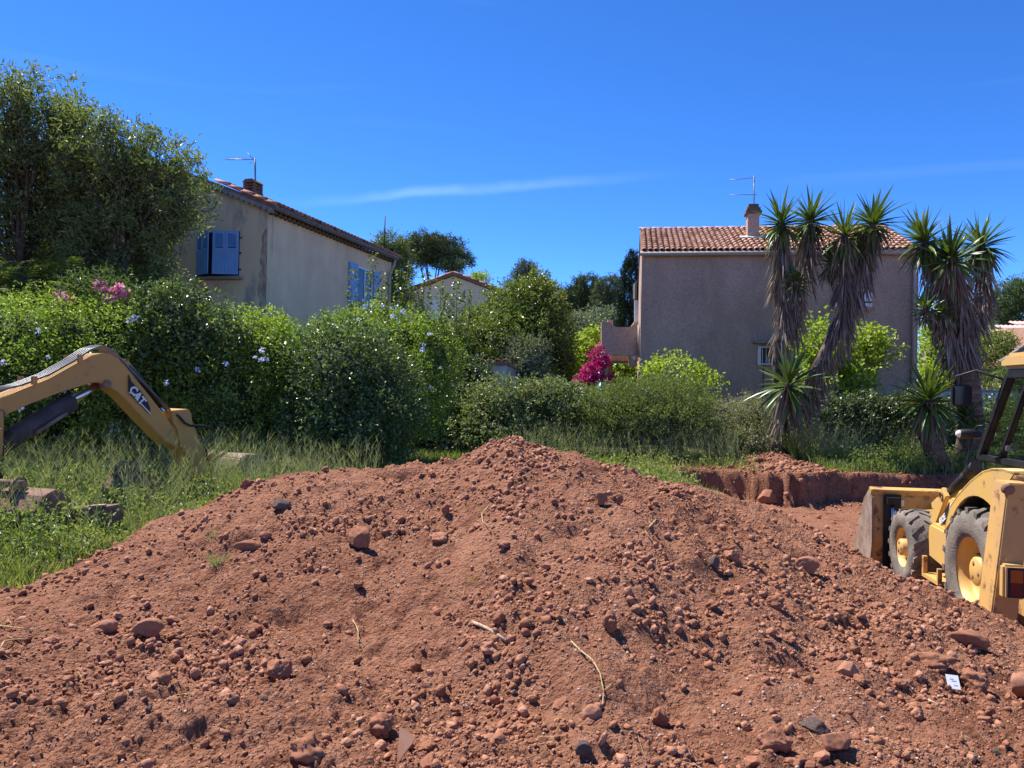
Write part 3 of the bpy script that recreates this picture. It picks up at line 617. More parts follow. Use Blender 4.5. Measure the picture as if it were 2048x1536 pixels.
shrub('vine_bush', 'tall lime green vine bush in front of the grey house', 'bush', [(1690, 740, 21.4, 65, 50), (1730, 690, 21.4, 40, 30), (1640, 700, 21.4, 30, 50), (1660, 780, 21.2, 60, 30), (1765, 700, 21.4, 22, 18)], 1150, 7, .34, .10, .8, ML_lime, core=.45, bump=.45, nst=10)
shrub('ivy_hedge', 'dark ivy hedge between the two yuccas', 'hedge', [(1660, 850, 19.8, 70, 50, .6), (1740, 845, 19.8, 80, 50, .6), (1830, 850, 19.6, 75, 50, .6), (1740, 890, 19.6, 140, 40, .6)], 4000, 6, .22, .075, .8, ML_ivy, core=.78, bump=.25)
shrub('ivy_hedge', 'ivy hedge behind the loader cab', 'hedge', [(1950, 850, 20.5, 80, 45, .6), (2040, 850, 20.5, 70, 45, .6), (2140, 850, 20, 90, 50, .6), (1990, 890, 19.8, 150, 45, .7)], 2600, 6, .24, .085, .7, ML_dark, core=.72)
shrub('yellow_shrub', 'yellow-green shrub right of the grey house drainpipe', 'shrub', [(1868, 715, 31, 25, 55), (1885, 765, 30, 40, 35), (1872, 660, 36, 20, 35)], 700, 7, .4, .16, .5, ML_lime, core=.6)
shrub('feathery_shrub', 'feathery grey-green shrubs above the breeze block wall', 'shrub', [(1990, 730, 31, 35, 50), (1955, 720, 33, 30, 50), (2035, 770, 28, 30, 30), (1925, 740, 33, 30, 40)], 950, 9, .5, .22, .2, ML_fern, core=.5, up=.9)
shrub('olive_thicket', 'grey-green olive thicket left of the balcony in the distance', 'thicket', [(1160, 665, 60, 45, 30), (1205, 660, 62, 45, 35), (1125, 690, 58, 30, 25)], 1500, 6, .7, .26, .4, ML_olive, core=.7)

shrub('dark_thicket', 'dark evergreen undergrowth beneath the tall left trees', 'thicket', [(-60, 560, 19, 120, 80), (60, 550, 19.5, 110, 75), (180, 560, 19.5, 90, 70), (280, 575, 18.6, 60, 50)], 2200, 7, .35, .12, .5, ML_dark, core=.8, bump=.35)
# feathery mimosa fronds and pink oleander above the hedge
def fern_tree(name, label, spec, n, cat='mimosa'):
    blobs = px_blobs(spec); bx, by = np.mean([c[0] for c, r in blobs]), np.mean([c[1] for c, r in blobs]); off = np.array([bx, by, gz(bx, by)])
    t = thing(name, label, cat, off); ps = []; ts = []; ns = []; Ls = []; Ws = []
    p, d = blob_points(blobs, n, .35, 3.3, 0, .3)
    for q, dd in zip(p, d):
        out = np.array([dd[0], dd[1], 0])*1.0+np.array([random.uniform(-.6, .6), random.uniform(-.6, .6), 0]); out = out/(np.linalg.norm(out)+1e-6)
        L = random.uniform(.4, .62); side = np.cross(out, (0, 0, 1.0))
        for k in range(13):
            s = k/12; c = q+out*L*s+np.array([0, 0, .16*math.sin(min(s*2.2, 3))-.30*s*s]); w = .15*(1-abs(s-.4)*1.1)
            for sg in (-1, 1):
                ps.append(c); ts.append(side*sg+out*.35+np.array([0, 0, -.18])); ns.append((0, 0, 1)); Ls.append(w); Ws.append(.034)
    me_ = leaves_mesh('frond', np.array(ps)-off, np.array(ts), np.array(ns, float), np.array(Ls), np.array(Ws), .02); o = link('frond', me_, ML_fern, t); o['kind'] = 'stuff'
    link('light_block_core', core_mesh([(np.array(c)-off, r) for c, r in blobs], .5), M_core, t)['kind'] = 'stuff'  # opaque core added behind the fronds to block light, not real leaves
    me_ = stems(blobs, np.array([bx, by, 0]), 6, .04).mesh('stem'); me_.transform(Matrix.Translation(-V(off))); link('stem', me_, M_bark, t)
fern_tree('mimosa_tree', 'feathery mimosa with drooping fronds under the tall left trees', [(60, 568, 14.8, 90, 36), (150, 556, 14.9, 60, 34), (-60, 585, 14.8, 80, 45), (250, 578, 15.2, 60, 26), (120, 610, 14.6, 120, 40)], 520)
ro, bl = shrub('oleander_shrub', 'pink flowering oleander poking out of the hedge top', 'shrub', [(140, 600, 12.9, 35, 28), (215, 592, 13.0, 40, 25)], 150, 7, .3, .11, .22, ML_dark, core=0, up=1.0)
flowers(ro, bl, [(118, 592, 12.4), (128, 597, 12.4), (125, 604, 12.4), (137, 600, 12.4), (200, 570, 12.6), (198, 578, 12.6), (220, 583, 12.6), (238, 578, 12.7), (248, 582, 12.7), (252, 590, 12.7), (212, 600, 12.5), (230, 596, 12.6)], 0, FL_PINK[0])

# tall leafy shoots in front of the side window
t = thing('cherry_sapling', 'young tree with tall upright leafy shoots in front of the blue side window', 'tree', P(770, 640, 17)*np.array([1, 1, 0]))
off = np.array(t.location); b = MB(); lp = []; lt = []
for bx, tx, ty, ln in ((740, 745, 505, 1), (752, 770, 540, 1), (700, 706, 535, 1), (720, 718, 600, 1), (790, 800, 540, 1), (810, 818, 520, 1), (830, 826, 560, 1), (850, 852, 545, 1), (885, 880, 560, 1), (910, 912, 555, 1), (770, 762, 575, 1), (870, 900, 580, 1), (930, 936, 575, 1), (840, 836, 590, 1)):
    d = 16.6+random.uniform(-.4, .6); top = P(tx, ty, d); bot = P(bx, 700, d); bot[2] = max(.1, bot[2]); g0 = np.array([off[0]+.3*(bot[0]-off[0]), off[1], 0.])
    pts = [g0, bot, (bot+top)/2+np.array([random.uniform(-.08, .08), 0, 0]), top]; b.tube(pts, [.02, .014, .009, .003], 5)
    for k in range(150):
        s = random.uniform(.1, 1); q = bot+(top-bot)*s; a = random.uniform(0, 6.28)
        lp.append(q+np.array([math.cos(a), math.sin(a), 0])*random.uniform(.01, .12)*(1.25-.7*s)); lt.append((math.cos(a), math.sin(a), random.uniform(-1.1, .2)))
lp = np.array(lp); lt = np.array(lt); n = len(lp)
link('foliage', leaves_mesh('foliage', lp-off, lt, unit(rng.normal(size=(n, 3))+np.array([0, 0, 1.])), rng.uniform(.07, .12, n), rng.uniform(.035, .06, n)), ML_laurel, t)
me_ = b.mesh('stem'); me_.transform(Matrix.Translation(-V(off))); link('stem', me_, M_twig, t)

# ---------------------------------------------------------------- trees
def tree(name, label, base, limbs, tips, n, m, length, leaf, wid, mt, r0=.12, up=.3, cl=.5, group=None, spread=.9, cat='tree', flat=1.0):
    """limbs: polylines of world points with start radius; tips: (centre, radii) leaf clumps"""
    off = np.array(base, float); t = thing(name, label, cat, off, group=group); b = MB()
    for pts, ra in limbs: b.tube([np.array(p)-off for p in pts], [ra*(1-.75*i/(len(pts)-1)) for i in range(len(pts))], 7)
    b.build('trunk', M_bark, t)
    p, d = blob_points(tips, n, cl, random.random()*40, None, .3); a = sprigs(p, d, m, length, leaf, wid, up, 1.0, spread)
    link('crown', leaves_mesh('crown', a[0]-off, *a[1:]), mt, t); return t
def clumps_along(poly, n, r, jit):
    out = []; poly = [np.array(p, float) for p in poly]
    for _ in range(n):
        s = random.uniform(.0, 1)*(len(poly)-1); i = min(int(s), len(poly)-2); q = poly[i]+(poly[i+1]-poly[i])*(s-i)
        rr = r*random.uniform(.6, 1.3); out.append((q+np.array([random.gauss(0, jit), random.gauss(0, jit), random.gauss(0, jit)]), (rr, rr, rr*random.uniform(.8, 1.2))))
    return out
def almond(label, bpx, d, heads, n, seed):
    random.seed(seed); base = P(bpx[0], bpx[1], d); base[2] = gz(base[0], base[1]); fork = P(bpx[2], bpx[3], d)
    limbs = [([base, (base+fork)/2+np.array([.08, 0, 0]), fork], .11)]; tips = []
    for hx_, hy_, rr, dz in heads:
        h = P(hx_, hy_, d+dz); mid = (fork+h)/2+np.array([random.uniform(-.2, .2), random.uniform(-.2, .2), random.uniform(-.1, .2)])
        limbs.append(([fork, mid, h], .05)); tips += clumps_along([mid*.6+h*.4, h, h+np.array([0, 0, rr*d/FPX*.6])], 15, rr*d/FPX*.22, rr*d/FPX*.58)
        for _ in range(7):
            e = h+np.array([random.uniform(-1, 1), random.uniform(-1, 1), random.uniform(-.2, 1)])*rr*d/FPX; limbs.append(([mid, (mid+e)/2+np.array([0, 0, .1]), e], .022)); tips.append((e, (rr*d/FPX*.15,)*2+(rr*d/FPX*.34,)))
    return tree('almond_tree', label, base, limbs, tips, int(n*.85), 9, .28, .105, .28, ML_tree, spread=1.0)
almond('loose-crowned tree with a forked dark trunk in front of the beige gable', (255, 740, 250, 500), 15.6, [(210, 300, 55, 0), (250, 290, 40, .3), (300, 380, 60, .2), (350, 350, 40, 0), (370, 410, 38, -.2), (190, 390, 60, .4), (330, 450, 55, .4), (250, 340, 45, 0), (280, 500, 55, .8), (215, 470, 60, .6), (330, 500, 30, -.2), (160, 330, 50, .2), (200, 530, 60, .8), (290, 540, 50, .6)], 3800, 11)
almond('tallest tree cut by the left picture edge', (40, 740, 40, 540), 16.0, [(20, 190, 42, 0), (50, 220, 42, .2), (-20, 250, 60, 0), (40, 290, 60, .3), (90, 260, 48, 0), (10, 360, 70, .3), (70, 370, 65, .5), (-60, 330, 80, 0), (20, 450, 80, .6), (90, 460, 70, .8), (-80, 450, 90, .4), (60, 520, 75, 1.0)], 4600, 12)
almond('middle tree of the left group with thin red-tipped twigs', (140, 740, 138, 540), 16.6, [(140, 250, 38, 0), (170, 265, 34, 0), (120, 310, 50, 0), (165, 350, 55, .4), (140, 420, 65, .6), (110, 250, 26, 0), (200, 440, 60, .8), (150, 500, 65, 1.0)], 3000, 13)
random.seed(5)
def pine(label, base_px, d, crowns, n, leaf, mt, name='pine_tree', limbs_to=True, r0=.25, up=.5, length=.5, m=10, shell=.5):
    base = P(*base_px, d); base[2] = 0; tips = px_blobs([(x, y, d+dz, rx, ry) for x, y, rx, ry, dz in crowns]); limbs = []
    top = np.mean([c for c, r in tips], 0); fork = base*.35+top*.65; fork[0] = base[0]*.6+top[0]*.4
    limbs.append(([base, (base+fork)/2, fork], r0))
    for c, r in tips: limbs.append(([fork, (fork+c)/2+np.array([0, 0, -.2]), c-np.array([0, 0, r[2]*.3])], r0*.5))
    return tree(name, label, base, limbs, tips, int(n*1.15), m+3, length, leaf*.62, .2, mt, cl=shell, up=up)
pine('umbrella pine with a flat dark crown behind the beige house', (858, 640), 72, [(850, 490, 42, 20, 0), (885, 497, 42, 20, 2), (915, 520, 32, 16, 1), (835, 505, 24, 18, -1), (875, 515, 30, 16, 0), (905, 535, 24, 12, -1), (850, 518, 24, 14, 1)], 1500, .42, ML_pine)
pine('thin pale tree beside the roof pole', (782, 640), 38, [(780, 490, 28, 16, 0), (790, 515, 30, 18, 0), (770, 500, 16, 16, 0), (795, 545, 28, 22, 0), (790, 590, 30, 30, 0)], 900, .26, ML_laurel, 'broadleaf_tree', length=.4, m=8)
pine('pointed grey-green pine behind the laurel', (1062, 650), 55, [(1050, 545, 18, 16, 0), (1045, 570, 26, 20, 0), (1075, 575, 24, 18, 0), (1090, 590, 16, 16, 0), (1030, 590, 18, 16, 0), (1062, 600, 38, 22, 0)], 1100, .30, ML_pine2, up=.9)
pine('dark pine wood edge left of the cypress', (1170, 680), 85, [(1175, 570, 26, 18, 0), (1150, 595, 36, 24, 0), (1190, 600, 34, 26, 0), (1165, 625, 52, 24, 2), (1125, 610, 22, 24, 0)], 1500, .5, ML_pine)
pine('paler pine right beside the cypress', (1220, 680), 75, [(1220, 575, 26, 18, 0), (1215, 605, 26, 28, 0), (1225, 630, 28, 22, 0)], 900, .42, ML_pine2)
pine('wide dark tree at the far right behind the pink roof', (2030, 700), 48, [(2020, 600, 32, 32, 0), (2060, 590, 40, 32, 0), (1995, 620, 22, 24, 0), (2050, 630, 60, 24, 0), (2120, 600, 50, 40, 0), (1990, 650, 26, 20, 0)], 1500, .34, ML_dark, 'broadleaf_tree')
pine('small yellowish tree top behind the beige gable house', (965, 650), 62, [(962, 562, 16, 12, 0), (950, 575, 24, 16, 0)], 260, .35, ML_lime, 'broadleaf_tree')
pine('low pines filling the gap behind the laurel', (1110, 690), 95, [(1110, 640, 40, 24, 0), (1150, 650, 40, 20, 0), (1200, 650, 40, 20, 0)], 700, .5, ML_pine)
base = P(1258, 700, 40); base[2] = 0
tree('cypress_tree', 'slim dark cypress beside the grey house', base, [([base, P(1262, 540, 40)], .18)],
     px_blobs([(1264, 530, 40, 11, 24), (1261, 560, 40, 16, 36), (1257, 600, 40, 20, 40), (1254, 640, 40, 21, 42)]), 2000, 7, .22, .13, .3, ML_cyp, up=1.6, cl=.25)

# ---------------------------------------------------------------- grass and weeds (nobody could count it)
def ribbons(name, base, tip, w, mt, bend=.25, segs=3):
    n = len(base); side = unit(np.cross(tip-base, rng.normal(size=(n, 3)))); vs = []
    hd = (tip-base)*np.array([1, 1, 0])+rng.normal(size=(n, 3))*np.array([.02, .02, 0]); L = np.linalg.norm(tip-base, axis=1)[:, None]
    for k in range(segs+1):
        s = k/segs; c = base+(tip-base)*s+hd*bend*(s*s-s)-np.array([0, 0, 1])*L*bend*.25*s*s; ww = (w*(1-.85*s))[:, None]*.5; vs += [c-side*ww, c+side*ww]
    v = np.stack(vs, 1); m = 2*(segs+1); k0 = np.arange(n)[:, None]*m
    f = np.concatenate([k0+np.array([[2*k, 2*k+1, 2*k+3, 2*k+2]]) for k in range(segs)], 1).reshape(-1, 4)
    return v.reshape(-1, 3), f
def scatter(n, px0, px1, d0, d1, pw=1.):
    u = (rng.uniform(px0, px1, n)-1024)/FPX; d = d0*(d1/d0)**(rng.uniform(0, 1, n)**pw); return u*d, d
def off_heap(x, y):
    z = ground_z(x, y); edge = 16.35-.75*np.exp(-((x-5.75)/.75)**2); pit = (x > 3.2) & (y < edge+.15)
    return (z > heap_z(x, y)+.0) & ~pit & ~((np.abs(x-6.0) < .75) & (y < 18.3) & (y > 15))
def grass(name, label, n, reg, h, w, mt, lean=.35, cat='grass', dens=None, bend=.4):
    x, y = scatter(n, *reg); k = off_heap(x, y)
    if dens is not None: k &= vn(x*dens, y*dens, 95)+vn(x*dens*3, y*dens*3, 96)*.6 > rng.uniform(-1.2, .5, n)
    x = x[k]; y = y[k]; n = len(x); z = ground_z(x, y)-.02; hh = h*(.45+.75*rng.uniform(0, 1, n)); a = rng.uniform(0, 6.28, n); ln = lean*rng.uniform(.1, 1, n)*hh
    base = np.stack([x, y, z], -1); tip = base+np.stack([np.cos(a)*ln, np.sin(a)*ln, hh], -1)
    v, f = ribbons(name, base, tip, w*rng.uniform(.6, 1.3, n), mt, bend, 2); o = link(name, mesh_arrays(name, v, f), mt); tag(o, label, cat, kind='stuff')
grass('lawn_grass', 'short bright grass growing behind the heap', 24000, (700, 1560, 11.5, 19.5), .20, .016, ML_grass, .6)
grass('lawn_grass', 'short grass growing around the excavator arm', 26000, (-300, 760, 5.9, 13.5), .13, .012, ML_grass, .8)
grass('lawn_grass', 'grass and weeds growing along the bank top below the ivy hedge', 13000, (1560, 2200, 16.2, 20), .30, .02, ML_weed, .6, bend=.6)
def wild(name, label, n, reg, h, w, mt, br=7, dens=.9, lean=.3):
    x, y = scatter(n, *reg); k = off_heap(x, y) & (vn(x*dens, y*dens, 97)+rng.uniform(-.6, .6, n) > -.25); x = x[k]; y = y[k]; n = len(x); z = ground_z(x, y)-.03
    hh = h*(.55+.6*rng.uniform(0, 1, n)); a = rng.uniform(0, 6.28, n)*.5-.3+rng.choice([0, math.pi], n)*.6; ln = lean*rng.uniform(.1, 1, n)*hh
    base = np.stack([x, y, z], -1); tip = base+np.stack([np.cos(a)*ln, np.sin(a)*ln*.6, hh], -1)
    v, f = ribbons(name, base, tip, w*rng.uniform(.7, 1.2, n), mt, .25, 4); VV = [v]; FF = [f]; c = len(v)
    s = rng.uniform(.35, .98, (n, br)); bb = base[:, None]+(tip-base)[:, None]*s[..., None]; bb = bb.reshape(-1, 3)
    aa = rng.uniform(0, 6.28, n*br); bl_ = (h*.20*rng.uniform(.3, 1, n*br)); tt = bb+np.stack([np.cos(aa)*bl_*.6, np.sin(aa)*bl_*.6, bl_*.85], -1)
    v, f = ribbons(name, bb, tt, np.full(n*br, w*.7), mt, .2, 2); VV.append(v); FF.append(f+c)
    o = link(name, mesh_arrays(name, np.concatenate(VV), np.concatenate(FF)), mt); tag(o, label, 'wild grass', kind='stuff')
wild('wild_stems', 'tall branching wild stems around the excavator arm', 2100, (-250, 700, 7.0, 12.4), .78, .007, ML_wild, br=9, lean=.85)
wild('wild_stems', 'tall branching wild stems in front of the round bush', 900, (430, 760, 8.8, 12.2), .85, .008, ML_wild)
wild('wild_stems', 'tall grey-green stems in front of the bramble hedge', 1150, (1010, 1540, 17.0, 18.6), .82, .009, ML_wild, br=8, lean=.7)
wild('wild_stems', 'tall grey-green stems in front of the ivy hedge', 1100, (1580, 1880, 17.4, 19.2), .98, .010, ML_wild, br=8, lean=.7)
def weeds(name, label, n, reg, h, leaf, mt, m=9):
    x, y = scatter(n, *reg); k = off_heap(x, y) & (vn(x*1.3, y*1.3, 98)+rng.uniform(-.5, .5, n) > -.1); x = x[k]; y = y[k]; z = ground_z(x, y)
    p = np.stack([x, y, z+h*rng.uniform(0, .5, len(x))], -1); a = sprigs(p, np.tile([0, 0, 1.], (len(x), 1)), m, h, leaf, .45, 1.0, .8, .9)
    o = link(name, leaves_mesh(name, *a), mt); tag(o, label, 'weeds', kind='stuff')
weeds('leafy_weeds', 'low leafy weeds growing among the grass on the left', 4400, (-300, 620, 5.9, 12.5), .24, .045, ML_weed)
weeds('leafy_weeds', 'low leafy weeds along the edge of the lawn behind the heap', 1100, (1000, 1520, 12.5, 17.2), .22, .06, ML_grass)
weeds('leafy_weeds', 'leafy weeds on top of the bank in front of the ivy hedge', 1500, (1600, 2100, 16.4, 18.8), .34, .06, ML_weed)
def tuft(name, label, px, py, d, n, h, mt, w=.014, leafy=0):
    q = P(px, py, d); q[2] = gz(q[0], q[1]); a = rng.uniform(0, 6.28, n); r = h*rng.uniform(.1, .75, n); base = q+np.stack([np.cos(a)*.06, np.sin(a)*.06, np.zeros(n)-.02], -1)*rng.uniform(0, 1, (n, 1))
    tip = base+np.stack([np.cos(a)*r, np.sin(a)*r, h*rng.uniform(.5, 1, n)], -1); v, f = ribbons(name, base-q, tip-q, np.full(n, w), mt, .5, 4)
    t = thing(name, label, 'weed', q); link('blades', mesh_arrays('blades', v, f), mt, t)
    if leafy:
        p = (base+(tip-base)*rng.uniform(.3, 1, (n, 1)))-q; a = sprigs(p, np.tile([0, 0, 1.], (n, 1)), leafy, h*.2, .05, .3, .6, 1, 1); link('foliage', leaves_mesh('foliage', *a), mt, t)
tuft('weed_tuft', 'bushy yellow-green weed at the foot of the forked yucca', 1592, 925, 18.0, 90, 1.0, ML_weed, .014, 6)
tuft('weed_tuft', 'upright pale green weed in front of the ivy hedge', 1785, 925, 17.6, 60, 1.1, ML_weed, .014, 8)
hq = heap_hit(437, 1138); tuft('weed_tuft', 'small grey-green weed growing on the left slope of the heap', 437, 1138, hq[1]+.05, 60, .14, ML_wild, .006)
hq = heap_hit(430, 1085); tuft('weed_tuft', 'dry pale grass tuft on the left slope above the small weed', 430, 1085, hq[1]+.05, 40, .12, ML_wild, .004)
hq = heap_hit(46, 1162); tuft('weed_tuft', 'spiky green tuft at the cut edge on the far left', 40, 1150, 6.4, 90, .22, ML_grass, .008)
hq = heap_hit(937, 1176); tuft('seedling', 'single tiny green seedling in the middle of the heap', 937, 1180, hq[1]+.02, 5, .06, ML_lime, .012)
# ---------------------------------------------------------------- buildings
M_beige = mat('beige_render', (.80, .65, .43), .95, (.72, .58, .38), 1.6, 8, .25, 60, .1)
M_gable = mat('weathered_beige_render', (.70, .57, .36), .95, (.36, .31, .25), .75, 9, .25, 60, .1, lo=.49, hi=.63, stretch=(1.8, 1.8, .8))
M_crepi = mat('grey_roughcast', (.49, .335, .24), .97, (.61, .445, .335), 24, 8, .9, 50, .08, lo=.44, hi=.58)
def blotch(m, sc, lo_, st=(1, 1, .5)):
    """weather marks: broad faint patches on a rendered wall"""
    nt = m.node_tree; N = nt.nodes; L = nt.links; pb = N['Principled BSDF']; src = pb.inputs['Base Color'].links[0].from_socket
    tc = N.new('ShaderNodeTexCoord'); mp = N.new('ShaderNodeMapping'); mp.inputs['Scale'].default_value = st; nz = N.new('ShaderNodeTexNoise'); nz.inputs['Scale'].default_value = sc; nz.inputs['Detail'].default_value = 7; nz.inputs['Roughness'].default_value = .7
    L.new(tc.outputs['Object'], mp.inputs[0]); L.new(mp.outputs[0], nz.inputs['Vector']); r = N.new('ShaderNodeMapRange'); r.inputs['From Min'].default_value = .35; r.inputs['From Max'].default_value = .65; r.inputs['To Min'].default_value = lo_; L.new(nz.outputs['Fac'], r.inputs['Value'])
    mx = N.new('ShaderNodeMixRGB'); mx.blend_type = 'MULTIPLY'; mx.inputs[0].default_value = 1; L.new(src, mx.inputs[1]); L.new(r.outputs[0], mx.inputs[2]); L.new(mx.outputs[0], pb.inputs['Base Color'])
blotch(M_crepi, .7, .70); blotch(M_beige, .6, .84, (2.5, 2.5, .35))
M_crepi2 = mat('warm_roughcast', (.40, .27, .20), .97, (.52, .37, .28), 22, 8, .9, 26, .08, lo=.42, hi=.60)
M_tile = mat('roof_tile', (.41, .19, .14), .85, (.54, .335, .27), 6, 6, .2, 40, .15)
nt = M_tile.node_tree; _b = nt.nodes['Principled BSDF']; _s = _b.inputs['Base Color'].links[0].from_socket
_oi = nt.nodes.new('ShaderNodeObjectInfo'); _g = nt.nodes.new('ShaderNodeNewGeometry'); _a = nt.nodes.new('ShaderNodeMath'); _a.operation = 'ADD'; _f = nt.nodes.new('ShaderNodeMath'); _f.operation = 'FRACT'
nt.links.new(_oi.outputs['Random'], _a.inputs[0]); nt.links.new(_g.outputs['Random Per Island'], _a.inputs[1]); nt.links.new(_a.outputs[0], _f.inputs[0])
_r = nt.nodes.new('ShaderNodeValToRGB'); _r.color_ramp.elements[0].color = (.42, .36, .34, 1); _r.color_ramp.elements[1].color = (1, 1, 1, 1); _r.color_ramp.elements[1].position = .7
_e = _r.color_ramp.elements.new(.15); _e.color = (.75, .70, .52, 1); nt.links.new(_f.outputs[0], _r.inputs[0])
_m = nt.nodes.new('ShaderNodeMixRGB'); _m.blend_type = 'MULTIPLY'; _m.inputs[0].default_value = 1; nt.links.new(_s, _m.inputs[1]); nt.links.new(_r.outputs[0], _m.inputs[2]); nt.links.new(_m.outputs[0], _b.inputs['Base Color'])
M_under = mat('roof_underlay', (.20, .10, .07), .95, (.27, .15, .10), 5)
M_pink = mat('pink_ridge_tile', (.60, .38, .34), .85, (.50, .30, .26), 5)
M_conc = mat('old_concrete', (.33, .30, .26), .95, (.22, .20, .18), 4, 7, .4, 30)
M_blue = mat('blue_shutter_paint', (.17, .37, .68), .55, (.19, .40, .72), 5, 4, 0, None, .35)
M_white = mat('white_paint', (.74, .74, .74), .5, (.68, .68, .68), 6)
M_grey = mat('grey_zinc', (.17, .155, .135), .8, (.12, .11, .10), 8, 4, 0, None, .2)
M_cream = mat('cream_gutter', (.42, .365, .30), .6, (.36, .315, .26), 6)
M_black = mat('black_iron', (.02, .02, .022), .6)
M_metal = mat('antenna_metal', (.16, .15, .17), .45, None, metal=.6)
M_glass = mat('dark_glass', (.03, .035, .04), .06, None, spec=.6)
M_chim = mat('chimney_terracotta', (.16, .115, .085), .9, (.11, .08, .06), 7)
def frame3(o, ex, ey):
    """local frame helper: o + a*ex + b*ey + c*z"""
    o = np.array(o, float); ex = np.array([*ex, 0.]); ey = np.array([*ey, 0.])
    return lambda a, b, c: o+a*ex+b*ey+np.array([0, 0, c])
def lbox(b, T, a0, a1, b0, b1, c0, c1):
    vs = [T(a0, b0, c0), T(a1, b0, c0), T(a1, b1, c0), T(a0, b1, c0), T(a0, b0, c1), T(a1, b0, c1), T(a1, b1, c1), T(a0, b1, c1)]
    return b.add(vs, [(3, 2, 1, 0), (4, 5, 6, 7), (0, 1, 5, 4), (1, 2, 6, 5), (2, 3, 7, 6), (3, 0, 4, 7)])
def tile_mesh(L, w0, w1, h, th=.015, n=6):
    """half-round clay tile along +Y, wide end at y=0"""
    vs = []; fs = []
    for y, w in ((0, w0), (L, w1)):
        for rr in (1, 1-2*th/w0*1.0):
            for k in range(n+1):
                a = math.pi*k/n; vs.append((-math.cos(a)*w/2*rr, y, math.sin(a)*h*rr*(w/w0)))
    m = n+1
    for k in range(n):
        fs += [(k, k+1, 2*m+k+1, 2*m+k), (m+k, 3*m+k, 3*m+k+1, m+k+1), (k, m+k, m+k+1, k+1), (2*m+k, 2*m+k+1, 3*m+k+1, 3*m+k)]
    fs += [(0, 2*m, 3*m, m), (n, m+n, 3*m+n, 2*m+n)]
    b = MB(); b.add(vs, fs, True); return b.mesh('tile')
def orient(o, loc, ydir, zdir):
    y = Vector(ydir).normalized(); z = Vector(zdir); x = y.cross(z).normalized(); z = x.cross(y)
    o.matrix_local = Matrix(((x.x, y.x, z.x, loc[0]), (x.y, y.y, z.y, loc[1]), (x.z, y.z, z.z, loc[2]), (0, 0, 0, 1)))
def joined_tiles(name, base_me, mats_, parent, matl):
    v0 = np.array([v.co[:] for v in base_me.vertices]); f0 = [tuple(p.vertices) for p in base_me.polygons]; b = MB()
    for M_ in mats_:
        R = np.array(M_.to_3x3()); t = np.array(M_.translation); b.add(v0@R.T+t, f0, True)
    o = b.build(name, matl, parent); o['kind'] = 'stuff'; return o
def orient_mat(loc, ydir, zdir):
    y = Vector(ydir).normalized(); z = Vector(zdir); x = y.cross(z).normalized(); z = x.cross(y)
    return Matrix(((x.x, y.x, z.x, loc[0]), (x.y, y.y, z.y, loc[1]), (x.z, y.z, z.z, loc[2]), (0, 0, 0, 1)))
def rel(root_, b): return b
class HB(MB):
    """part in world coordinates, stored relative to its thing"""
    def put(s, name, mt, root_, bevel=0, parent=None):
        me_ = s.mesh(name, bevel); me_.transform(Matrix.Translation(-root_.location)); return link(name, me_, mt, parent or root_)

# ---- left house: gable towards the camera's left, long eaves wall running away
az = math.radians(15); E0 = np.array([-5.80, 18.0, 0]); ey = (math.sin(az), math.cos(az)); ex = (-math.cos(az), math.sin(az))   # ex along the gable, ey along the side
TL = frame3(E0, ex, ey); LH = thing('left_house', 'beige rendered house with blue shutters and stained gable on the left', 'house', E0)
LH.name = 'beige_house'
EH, RH, HW, LEN = 5.70, 6.92, 3.35, 6.85
b = HB(); b.prism([TL(0, 0, -.1), TL(2*HW, 0, -.1), TL(2*HW, 0, EH-.02), TL(HW, 0, RH-.02), TL(0, 0, EH-.02)], TL(0, .25, 0)-TL(0, 0, 0)); b.put('wall', M_gable, LH)['label'] = 'weathered gable wall with dark stains'
b = HB(); lbox(b, TL, 0, .25, .25, LEN, -.1, EH-.02); wside = b.put('wall', M_beige, LH)
b = HB(); b.prism([TL(0, LEN, -.1), TL(2*HW, LEN, -.1), TL(2*HW, LEN, EH-.02), TL(HW, LEN, RH-.02), TL(0, LEN, EH-.02)], TL(0, .2, 0)-TL(0, 0, 0)); b.put('wall', M_beige, LH)
b = HB(); lbox(b, TL, 2*HW-.25, 2*HW, .25, LEN, -.1, EH-.02); b.put('wall', M_beige, LH)
# stained corner strip and a damp mark with a shape of their own
b = HB(); _zz = np.linspace(2.0, 5.25, 40); b.prism([TL(-.004, -.006, 2.0)]+[TL(max(.015, .17+.05*math.sin(z*1.7)+.05*float(vn(np.array([z*4.]), np.array([1.]), 5)[0])+.03*float(vn(np.array([z*13.]), np.array([2.]), 6)[0])-.13*max(0, (z-4.2))), -.006, z) for z in _zz]+[TL(-.004, -.006, 5.25)], TL(0, .005, 0)-TL(0, 0, 0))
b.put('corner_stain', mat('damp_stain', (.27, .20, .16), .95, (.56, .45, .30), 4.5, 9, .2, 50, lo=.40, hi=.62, stretch=(2, 2, .7)), LH)
roofL = HB(); pr = [TL(-.20, -.14, EH-.03), TL(HW, -.14, RH+.05), TL(2*HW+.32, -.14, EH-.07), TL(2*HW+.32, -.14, EH+.05), TL(HW, -.14, RH+.17), TL(-.20, -.14, EH+.09)]
roofL.prism(pr, TL(0, LEN+.26, 0)-TL(0, 0, 0)); rfL = roofL.put('roof', M_under, LH)
sl = math.atan2(RH+.12-EH, HW); dn = np.array(TL(math.cos(sl), 0, math.sin(sl)))-TL(0, 0, 0); nrm = np.array(TL(-math.sin(sl), 0, math.cos(sl)))-TL(0, 0, 0)
T1 = tile_mesh(.40, .20, .16, .10); T1.materials.append(M_tile)
loc0 = np.array(LH.location)
